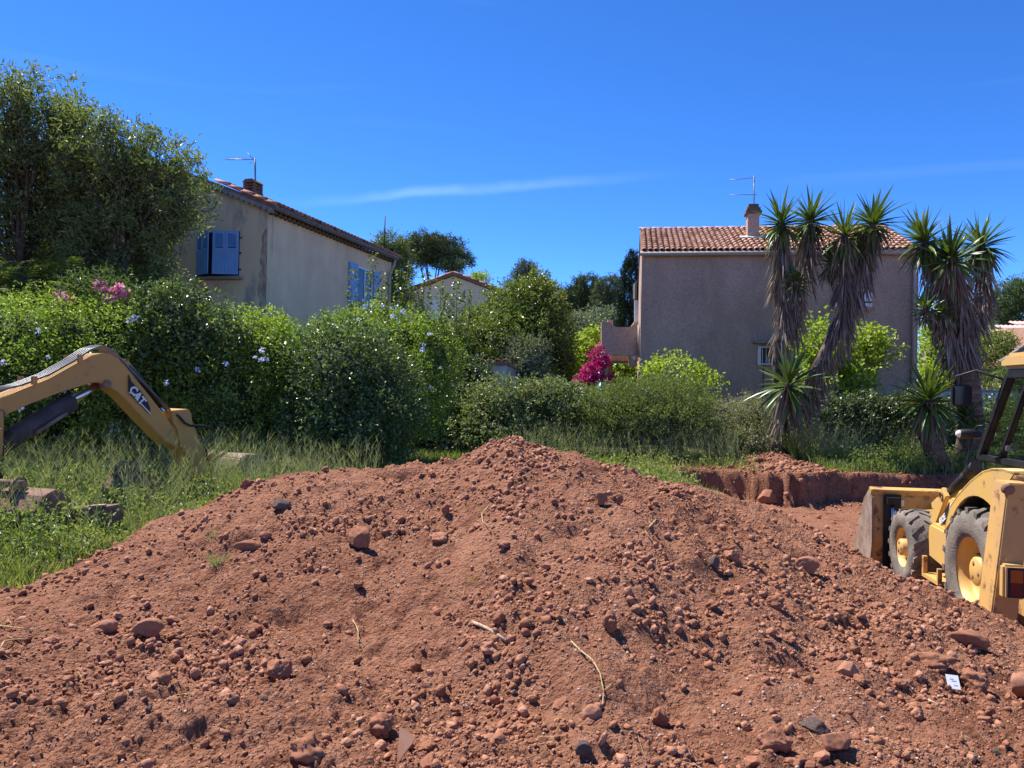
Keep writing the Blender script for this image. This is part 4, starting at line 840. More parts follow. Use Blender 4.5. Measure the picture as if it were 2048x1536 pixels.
for k in range(11):
    s = -.26+.335*k; p = TL(0, -.10, EH+.165)+dn*s+nrm*.02
    o = link('verge_tile', T1, None, rfL); orient(o, p-loc0, dn, nrm); o.rotation_euler.x += 0.0
    o.matrix_local = o.matrix_local @ Matrix.Rotation(math.radians(-3.5), 4, 'X')
T2 = tile_mesh(.42, .19, .15, .085); ms = []
for k in range(38):
    for j in range(5):
        p = TL(0, .10+.195*k, EH+.165)+dn*(-.24+.36*j)+nrm*.012; ms.append(orient_mat(p-loc0, dn, nrm) @ Matrix.Rotation(math.radians(-3), 4, 'X'))
joined_tiles('tile', T2, ms, rfL, M_tile)
b = HB()
for k in range(22):                                                 # scalloped moulding under the verge
    p = TL(0, -.065, EH-.005)+dn*(-.14+.16*k); b.tube([p-np.array([*ey, 0])*.09, p+np.array([*ey, 0])*.08], .055, 8)
b.put('eave_moulding', M_conc, LH)['kind'] = 'stuff'
b = HB(); b.prism([TL(0, -.145, EH-.055)+dn*s+np.array([0, 0, c]) for s, c in ((-.24, .04), (3.6, .04), (3.6, .12), (-.24, .12))], TL(0, .03, 0)-TL(0, 0, 0)); b.put('verge_board', M_conc, LH)
b = HB(); b.tube([TL(-.25, -.14, EH+.0), TL(-.25, LEN+.12, EH+.0)], .06, 10); b.put('gutter', M_grey, LH)
b = HB(); b.tube([TL(-.24, LEN-.05, EH-.05), TL(-.20, LEN-.05, EH-.25), TL(-.07, LEN-.05, EH-.5), TL(-.07, LEN-.05, .2)], .05, 8); b.put('downpipe', M_cream, LH)
b = HB()
for k in range(34): p = TL(-.07, .1+.205*k, EH-.075); b.tube([p-np.array([*ex, 0])*.10, p+np.array([*ex, 0])*.07], .042, 6)
b.put('eave_moulding', M_chim, LH)['kind'] = 'stuff'
def shutter_leaf(T, a, w, z0, z1, hinge, ang, name_parent, out, flip=1, mt=M_blue, slats=True):
    """leaf hinged at (a) swinging outwards by ang; T(a,b,c) wall frame with -b outwards"""
    o = link('shutter', None, None, name_parent) if False else None
    c, s = math.cos(ang), math.sin(ang); g = lambda x, y, z: T(a+flip*(x*c)-0*y, -.03-x*s-y*c, z)
    b = HB(); th = .035
    def bx(bb, x0, x1, y0, y1, c0, c1):
        vs = [g(x0, y0, c0), g(x1, y0, c0), g(x1, y1, c0), g(x0, y1, c0), g(x0, y0, c1), g(x1, y0, c1), g(x1, y1, c1), g(x0, y1, c1)]
        bb.add(vs, [(3, 2, 1, 0), (4, 5, 6, 7), (0, 1, 5, 4), (1, 2, 6, 5), (2, 3, 7, 6), (3, 0, 4, 7)])
    H = z1-z0
    for k in range(2):
        x0 = k*w/2+.004; x1 = (k+1)*w/2-.004
        bx(b, x0, x0+.05, 0, th, z0, z1); bx(b, x1-.05, x1, 0, th, z0, z1)
        for q0, q1 in ((0, .06), (.54, .61), (.94, 1)): bx(b, x0+.05, x1-.05, .001, th-.001, z0+q0*H, z0+q1*H)
        bx(b, x0+.05, x1-.05, .004, th-.012, z0+.06*H, z0+.54*H); bx(b, x0+.075, x1-.075, .002, th-.004, z0+.09*H, z0+.51*H)
    leaf = b.put('shutter', mt, LH)
    b = HB()
    for k in range(2):
        x0 = k*w/2+.054; x1 = (k+1)*w/2-.054
        for j in range(12):
            zc = z0+(.62+.32*(j+.3)/12)*H; vs = [g(x0, .004, zc+.028), g(x1, .004, zc+.028), g(x1, th-.006, zc), g(x0, th-.006, zc), g(x0, .010, zc+.030), g(x1, .010, zc+.030), g(x1, th, zc+.004), g(x0, th, zc+.004)]
            b.add(vs, [(3, 2, 1, 0), (4, 5, 6, 7), (0, 1, 5, 4), (1, 2, 6, 5), (2, 3, 7, 6), (3, 0, 4, 7)])
    q = b.put('slats', mt, LH, 0, leaf); q['kind'] = 'stuff'
    b = HB()
    for zz in (.12, .5, .86): bx(b, -.06, .05, -.012, .002, z0+zz*H-.015, z0+zz*H+.015)
    b.put('hinge', M_black, LH, 0, leaf)['kind'] = 'stuff'
# gable window: photo corners -> wall coordinates
def wall_hit(px, py, o, ex_):
    r = ray(px, py); e = np.array([*ex_, 0]); n = np.array([e[1], -e[0], 0]); d = np.dot(np.array(o)-EYE, n)/np.dot(r, n); q = EYE+d*r; return np.dot(q-np.array(o), e), q[2]
aL, zt = wall_hit(397, 466, E0, ex); aR, zt2 = wall_hit(480, 464, E0, ex); _, zb = wall_hit(440, 552, E0, ex)
b = HB(); lbox(b, TL, aR, aL, -.012, -.004, zb, zt); win = b.put('window', M_glass, LH)
ww = (aL-aR)*.53
shutter_leaf(TL, aR, ww, zb+.02, zt-.01, None, math.radians(16), LH, None, 1)
shutter_leaf(TL, aL, ww*.94, zb+.02, zt-.01, None, math.radians(27), LH, None, -1)
b = HB(); lbox(b, TL, aR-.12, aL+.12, -.14, .0, zb-.10, zb-.03); b.put('sill', M_conc, LH, .008)
b = HB(); lbox(b, TL, aL-.66, aL-.10, -.02, -.004, zb-2.6, zb-1.28); b.put('shutter', M_blue, LH)['label'] = 'top of a lower blue shutter just above the hedge'
b = HB(); lbox(b, TL, .22, .34, -.05, -.002, 2.28, 2.55); b.put('meter_box', M_white, LH, .01)
# side window (wall a=0 plane, outwards is -ex)
def side_hit(px, py): return wall_hit(px, py, E0, ey)
s0, zt = side_hit(697, 525); s1, _ = side_hit(757, 541); _, zb = side_hit(697, 597)
s0 += .0; zb = zt-1.22; gap0 = s0+.50; gap1 = s1-.42
def sbox(b, a0, a1, o0, o1, c0, c1):
    vs = [TL(-o, a, c) for c in (c0, c1) for a, o in ((a0, o0), (a1, o0), (a1, o1), (a0, o1))]
    return b.add(vs, [(3, 2, 1, 0), (4, 5, 6, 7), (0, 1, 5, 4), (1, 2, 6, 5), (2, 3, 7, 6), (3, 0, 4, 7)])
b = HB(); sbox(b, s0, gap0, .02, .07, zb, zt+.02)
for q in (.12, .5, .88): sbox(b, s0+.03, gap0-.03, .07, .082, zb+q*1.22-.04, zb+q*1.22+.04)
b.put('shutter', M_blue, LH); b = HB(); sbox(b, gap1, s1, .02, .07, zb, zt+.02); b.put('shutter', M_blue, LH)
b = HB(); sbox(b, gap0+.05, gap1-.05, .001, .004, zb+.02, zt-.02); wn_ = b.put('window', M_glass, LH)
b = HB()
for a in (gap0+.02, (gap0+gap1)/2-.03, gap1-.08): sbox(b, a, a+.06, .004, .02, zb, zt)
sbox(b, gap0+.08, gap1-.08, .004, .018, zt-.06, zt); b.put('frame', M_white, LH, 0, wn_)
b = HB(); sbox(b, gap0-.05, gap1+.05, .0, .10, zb-.09, zb-.03); b.put('sill', M_conc, LH)
# louvred chimney, antenna, pole
b = HB(); lbox(b, TL, .94, 1.30, .87, 1.23, EH+.40, EH+.70)
for c in (.70, .77, .84): lbox(b, TL, .97, 1.27, .90, 1.20, EH+c+.02, EH+c+.055)
for a, s in ((.95, .88), (1.23, .88), (.95, 1.16), (1.23, 1.16)): lbox(b, TL, a, a+.06, s, s+.06, EH+.70, EH+.93)
b.prism([TL(.93, .86, EH+.93), TL(1.31, .86, EH+.93), TL(1.22, .86, EH+1.01), TL(1.02, .86, EH+1.01)], TL(0, .38, 0)-TL(0, 0, 0)); b.put('chimney', M_chim, LH, 0, rfL)
an = thing('antenna', 'rake antenna on a mast beside the louvred chimney', 'antenna', P(511, 384, 19.2)); d0 = an.location.y
b = HB(); top = P(510, 317, d0); b.tube([np.array(an.location), top], .02, 6); b.put('mast', M_metal, an)
b = HB(); b.tube([P(449, 318, d0), P(512, 319, d0)], .010, 5); b.put('boom', M_metal, an)
b = HB()
for k in range(11):
    c = P(451+4*k, 318, d0); b.tube([c+np.array([-.03, -.12, 0]), c+np.array([.03, .12, 0])], .004, 3)
b.put('rods', M_metal, an)['kind'] = 'stuff'
b = HB()
for q0, q1 in (((495, 306), (508, 319)), ((507, 321), (499, 328))): b.tube([P(*q0, d0), P(*q1, d0)], .008, 4); b.tube([P(*q0, d0+.2), P(*q1, d0+.2)], .008, 4)
b.put('reflector', M_metal, an)['kind'] = 'stuff'
pl = thing('roof_pole', 'thin bare pole rising above the far end of the beige house roof', 'pole', P(768, 520, 25.3)*np.array([1, 1, 0])+np.array([0, 0, EH-.0]))
b = HB(); b.tube([np.array(pl.location)-np.array([0, 0, .2]), P(770, 432, 25.3)], .022, 6); b.put('mast', M_black, pl); b = HB(); c = np.array(pl.location); b.lathe([(0, .0), (0, .08), (.05, .06), (.06, .02)], c, 2, 10); b.put('base', M_grey, pl)

# ---- right house: long eaves wall facing the camera
A0 = P(1284, 507, 24.0); A1 = P(1838, 507, 22.8); A0[2] = A1[2] = 0; exr = (A1-A0)[:2]; LR = np.linalg.norm(exr); exr = exr/LR; eyr = np.array([-exr[1], exr[0]])
TR = frame3(A0, exr, eyr); EHR = P(1284, 507, 24.0)[2]-.02; DEP = 6.4; RZ = EHR+1.36
RHs = thing('right_house', 'grey-brown roughcast house with red tiled roof on the right', 'house', A0); RHs.name = 'roughcast_house'; lr = np.array(RHs.location)
b = HB(); lbox(b, TR, 0, LR, 0, .25, -.1, EHR); b.put('wall', M_crepi, RHs)
for a in (0, LR-.25):
    b = HB(); b.prism([TR(a, .25, -.1), TR(a, DEP, -.1), TR(a, DEP, EHR), TR(a, DEP/2, RZ-.06), TR(a, .25, EHR)], TR(.25, 0, 0)-TR(0, 0, 0)); b.put('wall', M_crepi2, RHs)
b = HB(); lbox(b, TR, .25, LR-.25, DEP-.25, DEP, -.1, EHR); b.put('wall', M_crepi, RHs)
b = HB(); b.prism([TR(-.04, -.14, EHR), TR(-.04, DEP/2, RZ), TR(-.04, DEP+.14, EHR), TR(-.04, DEP+.14, EHR+.06), TR(-.04, DEP/2, RZ+.06), TR(-.04, -.14, EHR+.06)], TR(LR+.08, 0, 0)-TR(0, 0, 0)); rfR = b.put('roof', M_under, RHs)
slr = math.atan2(RZ-EHR, DEP/2+.14); upr = TR(0, math.cos(slr), math.sin(slr))-TR(0, 0, 0); nr_ = TR(0, -math.sin(slr), math.cos(slr))-TR(0, 0, 0); SL = math.hypot(RZ-EHR, DEP/2+.14)
T3 = tile_mesh(.40, .165, .125, .075); T3.materials.append(M_tile); NC = 46; NR = 11; ms = []
for j in range(NR):
    for k in range(NC):
        p = TR(-.02+(LR+.04)*(k+.5)/NC, -.20, EHR+.055)+upr*(SL*j/NR)+nr_*(.015+random.uniform(0, .008)); M_ = orient_mat(p-lr, upr, nr_) @ Matrix.Rotation(math.radians(-2.8), 4, 'X') @ Matrix.Rotation(random.uniform(-.03, .03), 4, 'Z')
        if j < 6: o = link('tile', T3, None, rfR); o.matrix_local = M_
        else: ms.append(M_)
joined_tiles('tile', T3, ms, rfR, M_tile)
T4 = tile_mesh(.46, .17, .15, .07); T4.materials.append(M_pink)
for k in range(19):
    p = TR(-.06+.435*k, DEP/2, RZ+.085)+np.array([0, 0, random.uniform(0, .012)]); o = link('ridge_tile', T4, None, rfR); o.matrix_local = orient_mat(p-lr, np.array([*exr, 0]), (0, 0, 1))
b = HB(); b.tube([TR(-.06, -.20, EHR-.02), TR(LR+.06, -.20, EHR-.02)], .07, 10); b.put('gutter', M_cream, RHs)
b = HB(); b.tube([TR(LR-.14, -.19, EHR-.05), TR(LR-.14, -.08, EHR-.35), TR(LR-.14, -.07, .1)], .05, 8); b.put('downpipe', M_cream, RHs)
# chimney with cap
ca, _ = wall_hit(1491, 440, A0, exr); ca += .60; b = HB(); lbox(b, TR, ca-.30, ca+.06, 1.55, 2.0, EHR+.4, EHR+1.66); ch = b.put('chimney', M_crepi2, RHs, .01, rfR)
b = HB(); lbox(b, TR, ca-.37, ca+.13, 1.48, 2.07, EHR+1.58, EHR+1.68); lbox(b, TR, ca-.33, ca+.09, 1.52, 2.03, EHR+1.68, EHR+1.78); lbox(b, TR, ca-.28, ca+.04, 1.57, 1.98, EHR+1.78, EHR+1.90); b.put('chimney_cap', M_chim, RHs, .008, rfR)
b = HB(); b.prism([TR(ca-.62, 1.38, EHR+.72), TR(ca+.34, 1.38, EHR+.72), TR(ca+.25, 1.62, EHR+.83), TR(ca-.5, 1.62, EHR+.83)], (0, 0, .05)); b.put('mortar_skirt', mat('lime_mortar', (.62, .58, .53), .95, (.45, .42, .38), 8, 6, .5), RHs, .01, rfR)
an = thing('antenna', 'double comb antenna strapped to the roughcast house chimney', 'antenna', TR(ca+.09, 1.75, EHR+1.1)); d0 = an.location.y
b = HB(); b.tube([np.array(an.location), P(1503, 432, d0), P(1508, 410, d0), P(1508, 352, d0)], .018, 6); b.put('mast', M_metal, an)
b = HB(); b.tube([P(1458, 360, d0), P(1511, 355, d0)], .009, 5); b.put('boom', M_metal, an); b = HB(); b.tube([P(1459, 390, d0), P(1514, 389, d0)], .009, 5); b.put('boom', M_metal, an)
b = HB()
for k in range(12):
    for y0, sl_ in ((360, -.09), (390, -.02)):
        c = P(1460+4.2*k, y0+sl_*4.2*k, d0); b.tube([c+np.array([-.02, -.14, 0]), c+np.array([.02, .14, 0])], .004, 3)
b.put('rods', M_metal, an)['kind'] = 'stuff'
def rhit(px, py): return wall_hit(px, py, A0, exr)
def rwin(px0, px1, py0, py1, label=None):
    a0, z1 = rhit(px0, py0); a1, _ = rhit(px1, py0); _, z0 = rhit(px0, py1); w = a1-a0
    b = HB(); lbox(b, TR, a0, a1, -.012, -.003, z0, z1); g = b.put('window', M_glass, RHs)
    for q0, q1 in ((a0, a0+w*.49), (a0+w*.51, a1)):
        b = HB(); lbox(b, TR, q0, q1, -.05, -.014, z0, z1); s_ = b.put('shutter', M_white, RHs, .006)
        b = HB()
        for f in (.2, .78): lbox(b, TR, q0-.05, q1, -.062, -.0505, z0+(z1-z0)*f-.02, z0+(z1-z0)*f+.02)
        b.put('strap_hinge', M_black, RHs, 0, s_)['kind'] = 'stuff'
    b = HB(); lbox(b, TR, a0-.06, a1+.06, -.10, -.002, z0-.08, z0-.02); b.put('sill', M_tile, RHs)
rwin(1666, 1744, 566, 614); rwin(1562, 1606, 570, 620); rwin(1668, 1742, 735, 795)
a0, z1 = rhit(1515, 693); a1, z0 = rhit(1562, 730)
b = HB(); lbox(b, TR, a0, a1, -.012, -.003, z0, z1); g = b.put('window', M_glass, RHs); b = HB()
for q in np.linspace(a0+.03, a1-.03, 7): lbox(b, TR, q-.008, q+.008, -.10, -.085, z0, z1)
for q in (z0, z1-.04): lbox(b, TR, a0, a1, -.10, -.004, q, q+.04)
lbox(b, TR, a0, a0+.09, -.11, -.004, z0-.01, z1+.01); b.put('grille', M_white, RHs, 0, g)
b = HB(); lbox(b, TR, a0-.14, a1+.5, -.40, .0, z1+.08, z1+.15); b.put('canopy', M_conc, RHs, .01)
b = HB(); b.tube([TR(a0+.18, -.03, z0), TR(a0+.18, -.03, .2)], .012, 5); b.put('cable', M_black, RHs)
# balcony wing with scooped parapet on the left side
def bpt(px, py, dd=24.6): return P(px, py, dd)
arc = [(1203, 644), (1222, 644), (1224, 648), (1228, 652), (1234, 654), (1258, 654), (1263, 652), (1267, 648), (1269, 644), (1277, 644)]
b = HB(); b.prism([bpt(*q) for q in arc]+[bpt(1277, 711), bpt(1203, 711)], (0, .22, 0)); b.put('balcony_wall', M_crepi2, RHs)
b = HB(); b.prism([bpt(*q) for q in ((1203, 711), (1216, 711), (1216, 900), (1203, 900))], (0, .22, 0)); b.put('balcony_pillar', M_crepi2, RHs)
b = HB(); b.prism([bpt(*q, 25.0) for q in ((1203, 708), (1277, 708), (1277, 722), (1203, 722))], (0, 2.6, 0)); b.put('balcony_slab', M_crepi2, RHs)
b = HB(); b.prism([bpt(*q, 27.6) for q in ((1216, 640), (1226, 640), (1226, 900), (1216, 900))], (0, .2, 0)); b.put('balcony_pillar', M_crepi2, RHs)
b = HB(); b.prism([bpt(*q, 24.5) for q in ((1260, 711), (1274, 711), (1274, 733), (1260, 733))], (0, .3, 0)); mb = b.put('meter_box', M_crepi2, RHs, .01)
b = HB(); b.prism([bpt(*q, 24.49) for q in ((1266, 713), (1271, 713), (1271, 719), (1266, 719))], (0, .012, 0)); b.put('meter_window', M_white, RHs, 0, mb)
b = HB(); b.tube([bpt(1203, 708, 24.5), bpt(1206, 705, 24.5), bpt(1207, 715, 24.5), bpt(1205, 760, 24.5)], .06, 8); b.put('rain_pipe', M_crepi2, RHs)
b = HB(); b.tube([bpt(1277.5, 650, 24.4), bpt(1277.5, 715, 24.4)], .035, 6); b.put('downpipe', M_cream, RHs)
b = HB(); b.prism([bpt(*q, 24.9) for q in ((1269, 600), (1276, 600), (1276, 645), (1269, 645))], (0, .05, 0)); b.put('shutter', M_white, RHs)
b = HB(); b.prism([bpt(*q, 24.8) for q in ((1270, 566), (1274, 562), (1274, 598), (1270, 596))], (0, .4, 0)); b.put('awning_box', M_grey, RHs)

# ---- distant and small buildings
def gable_house(name, label, pk, lf, rt, d, zb, wallm, depth=7, win=None, tilem=M_tile):
    a = P(*lf, d); c = P(*rt, d); k = P(*pk, d); t = thing(name, label, 'house', np.array([k[0], d, 0])); base = lambda q: np.array([q[0], q[1], -.1])
    b = HB(); b.prism([base(a), base(c), c, k, a], (0, depth, 0)); b.put('wall', wallm, t)
    for e in (a, c):
        u = (k-e); u2 = e-u*.08; off_ = np.array([0, -.18, .03]); b = HB(); b.prism([u2+off_, k+off_, k+off_+np.array([0, 0, .12]), u2+off_+np.array([0, 0, .12])], (0, depth+.3, 0)); r_ = b.put('roof', M_under, t)
        L_ = np.linalg.norm(k-u2); n = int(L_/.42); T_ = tile_mesh(.44, .22, .18, .10); T_.materials.append(tilem); nn = np.cross((k-u2)/L_, (0, 1, 0)); nn = nn if nn[2] > 0 else -nn
        for i in range(n): o = link('verge_tile', T_, None, r_); o.matrix_local = orient_mat(u2+off_+(k-u2)*i/n+np.array([0, .06, .12])-np.array(t.location), k-u2, nn)
    for w in win or ():
        b = HB(); b.prism([P(*q, d-.04) for q in w], (0, .03, 0)); b.put('shutter', M_white, t)
    return t
gable_house('gable_house', 'beige gabled house with orange verge tiles behind the sapling shoots', (907, 552), (800, 592), (1030, 598), 38, 0, M_beige, 8, [[(862, 600), (880, 600), (880, 640), (862, 640)]])
# small shed with lean-to roof
t = thing('shed', 'low white shed with mossy tiled lean-to roof', 'shed', P(1000, 760, 22.2)*np.array([1, 1, 0])); d = 22.2
b = HB(); b.prism([P(930, 728, d), P(1014, 728, d), P(1014, 850, d), P(930, 850, d)], (0, .15, 0)); b.put('wall', mat('white_wash', (.62, .58, .52), .95, (.48, .43, .38), 3, 7), t)
b = HB(); q = [P(1014, 729, d+.0), P(1058, 750, d+1.6), P(1057, 790, d+1.6), P(1014, 800, d)]; q = [np.array(x)+np.array([.01, .0, 0]) for x in q]; b.prism(q, (-.12, .08, 0)); b.put('wall', mat('stained_wash', (.50, .43, .38), .95, (.34, .28, .25), 3, 8, stretch=(3, 3, .6)), t)
b = HB(); b.prism([P(925, 725, d-.15), P(1015, 724, d-.15), P(1064, 748, d+1.75), P(1000, 745, d+2.2)], (0, 0, -.07)); rs = b.put('roof', mat('mossy_tile', (.30, .16, .12), .95, (.24, .21, .17), 5, 7, .5), t)
T_ = tile_mesh(.32, .24, .20, .09); T_.materials.append(M_tile)
for i in range(6):
    o = link('tile', T_, None, rs); p = P(928+15*i, 725, d-.15); o.matrix_local = orient_mat(p+np.array([.1, -.06, .01])-np.array(t.location), (.2, .97, -.1), (0, 0, 1))
# orange house corner, pink-roofed house, near gable on the right
t = thing('far_house', 'orange walled house corner with tiled roof in the gap left of the balcony', 'house', P(1130, 700, 45)*np.array([1, 1, 0])); d = 45
b = HB(); b.prism([P(1050, 678, d), P(1161, 678, d), P(1161, 800, d), P(1050, 800, d)], (0, 6, 0)); b.put('wall', mat('orange_render', (.58, .27, .17), .9, (.52, .24, .15), 3), t)
b = HB(); b.prism([P(1040, 676, d-.4), P(1166, 676, d-.4), P(1126, 659, d+2.5), P(1040, 652, d+2.5)], (0, 0, -.12)); rr = b.put('roof', M_under, t)
T_ = tile_mesh(1.0, .30, .26, .13); T_.materials.append(M_tile)
for i in range(11):
    for j in range(3):
        p = P(1050+10.3*i, 676, d-.45)+np.array([-.55*j, 1.0*j, .27*j]); o = link('tile', T_, None, rr); o.matrix_local = orient_mat(p-np.array(t.location)+np.array([0, 0, .02]), (-.35, 1, .30), (0, -.2, 1))
t = thing('far_house', 'pale house with pink hipped roof and white framed window at far right', 'house', P(2020, 720, 40)*np.array([1, 1, 0])); d = 40
b = HB(); b.prism([P(1962, 674, d), P(2150, 676, d), P(2150, 830, d), P(1962, 830, d)], (0, 6, 0)); b.put('wall', mat('pale_render', (.52, .40, .33), .95, (.45, .35, .29), 3), t)
b = HB(); b.prism([P(1958, 671, d-.5), P(2160, 673, d-.5), P(2160, 646, d+3), P(2035, 648, d+3)], (0, 0, -.15)); rr = b.put('roof', M_under, t)
T_ = tile_mesh(1.15, .26, .22, .11); T_.materials.append(M_pink)
e0 = P(1962, 671, d-.5); e1 = P(2160, 673, d-.5); k0 = P(2035, 648, d+3); upv = (P(2100, 647, d+3)-P(2100, 672, d-.5)); upv = upv*np.array([0, 1, 1]); n = 20
for i in range(n):
    p0 = e0+(e1-e0)*(i+.5)/n; ml = 3 if p0[0] > k0[0] else max(1, int(round(3*(p0[0]-e0[0])/(k0[0]-e0[0]))))
    for j in range(ml): o = link('tile', T_, None, rr); o.matrix_local = orient_mat(p0+upv*j/3+np.array([0, -.05, .03])-np.array(t.location), upv, (0, -upv[2], upv[1]))
b = HB(); b.prism([P(*q, d-.05) for q in ((2004, 686), (2024, 686), (2024, 710), (2004, 710))], (0, .04, 0)); w_ = b.put('window', M_white, t)
b = HB(); b.prism([P(*q, d-.08) for q in ((2008, 690), (2020, 690), (2020, 710), (2008, 710))], (0, .02, 0)); b.put('pane', M_grey, t, 0, w_)
gable_house('near_gable_house', 'pale rendered gable with rough verge behind the loader cab roof', (2110, 655), (2004, 728), (2230, 728), 30, 0, mat('pale_render2', (.55, .47, .40), .95, (.46, .39, .33), 4, 7, .5), 6, None, M_conc)
# breeze block wall: every block a piece
t = thing('block_enclosure', 'pale breeze block wall behind the loader cab', 'wall', P(1990, 830, 25)*np.array([1, 1, 0])); M_blk = mat('breeze_block', (.55, .50, .44), .97, (.44, .40, .36), 6, 6, .5, 40)
b = MB(); b.box(-.248, .248, -.10, .10, -.097, .097); bme = b.mesh('block', .006); bme.materials.append(M_blk); wx0 = P(1862, 800, 25)[0]; lw = np.array(t.location)
hb = HB(); hb.box(wx0, wx0+6.0, 24.93, 25.07, -.1, P(1900, 777, 25)[2]-.02); hb.put('mortar', M_conc, t); nrow = int((P(1900, 775, 25)[2]+.0)/.2)
for j in range(nrow):
    for i in range(12):
        o = link('block', bme, None, t); o.location = (wx0+.25+.5*i+(.25 if j % 2 else 0)-lw[0], 25-lw[1], .1+.2*j)
# wire fence with concrete post
t = thing('wire_fence', 'chain-link fence panel with concrete post among the brambles', 'fence', P(930, 850, 19.9)*np.array([1, 1, 0])); b = HB()
x0 = P(880, 800, 19.9)[0]; x1 = P(990, 800, 19.9)[0]; z1 = P(930, 790, 19.9)[2]; st = .085; n = int((x1-x0)/st)
for i in range(-16, n+1):
    for sg in (1, -1):
        xa = x0+i*st if sg > 0 else x0+(i+16)*st; pts = [(xa, 0.05), (xa+sg*(z1-.05)*1.0, z1)]; (ax_, az_), (bx_, bz_) = pts
        def clipx(px_, t0): return px_
        if sg > 0:
            if ax_ < x0: az_ += (x0-ax_); ax_ = x0
            if bx_ > x1: bz_ -= (bx_-x1); bx_ = x1
        else:
            if ax_ > x1: az_ += (ax_-x1); ax_ = x1
            if bx_ < x0: bz_ -= (x0-bx_); bx_ = x0
        if bz_ > az_ and bx_ >= x0 and ax_ <= x1+.001: b.tube([(ax_, 19.9+.004*sg, az_), (bx_, 19.9+.004*sg, bz_)], .004, 3, False)
b.put('mesh_wire', mat('galvanised_wire', (.30, .31, .31), .5, None, metal=.3), t)['kind'] = 'stuff'
for px_ in (932,):
    b = HB(); q = P(px_, 762, 20.0); b.box(q[0]-.06, q[0]+.06, 19.94, 20.06, -.1, q[2]); b.put('post', M_conc, t, .01)
b = HB()
for k, yy in enumerate((764, 772, 780)): b.tube([P(880, yy, 19.95), P(990, yy+2, 19.95)], .005, 4)
b.put('strand_wire', M_grey, t)['kind'] = 'stuff'
b = HB(); b.tube([P(1395, 822, 18.9), P(1420, 816, 18.9), P(1450, 822, 18.9), P(1485, 840, 18.9), P(1510, 862, 18.8), P(1528, 880, 18.8)], [.02, .018, .018, .02, .022, .025], 6)
st_ = b.mesh('bent_stem'); tag(link('bent_stem', st_, M_bark), 'dark bent stem arching over the dry scrub left of the yucca', 'branch')
# ---------------------------------------------------------------- yuccas
M_ytrunk = mat('yucca_trunk', (.085, .062, .050), .95, (.17, .128, .10), 6, 7, .9, 18, .1, stretch=(1, 1, 2.5))
def blade(L, w, droop, segs=5):
    vs = []; fs = []
    for k in range(segs+1):
        s = k/segs; ww = w*(.55+.9*s if s < .4 else .91*(1-(s-.4)/.6)**.8+.02)/2; y = L*s*(1-.12*droop*s); z = -droop*L*.55*s*s
        vs += [(-ww, y, z+ww*.5), (0, y, z), (ww, y, z+ww*.5)]
    for k in range(segs):
        a = 3*k; fs += [(a, a+1, a+4, a+3), (a+1, a+2, a+5, a+4)]
    b = MB(); b.add(vs, fs, True); me_ = b.mesh('leaf'); me_.materials.append(ML_yuc); return me_
YB = [blade(1, .105, .05), blade(1, .11, .22), blade(1, .115, .55)]
YV = [(np.array([v.co[:] for v in m.vertices]), [tuple(p.vertices) for p in m.polygons]) for m in YB]
def dead_skirt(b_p, b_t, b_L, path, r, n, L):
    path = [np.array(p, float) for p in path]
    for _ in range(n):
        s = random.random()*(len(path)-1); i = min(int(s), len(path)-2); q = path[i]+(path[i+1]-path[i])*(s-i); a = random.uniform(0, 6.28); o = np.array([math.cos(a), math.sin(a), 0])
        b_p.append(q+o*r*random.uniform(.5, 1.2)); b_t.append(o*random.uniform(.05, .50)+np.array([random.uniform(-.12, .12), random.uniform(-.12, .12), 0])+np.array([0, 0, -1.])); b_L.append(L*random.uniform(.55, 1.2))
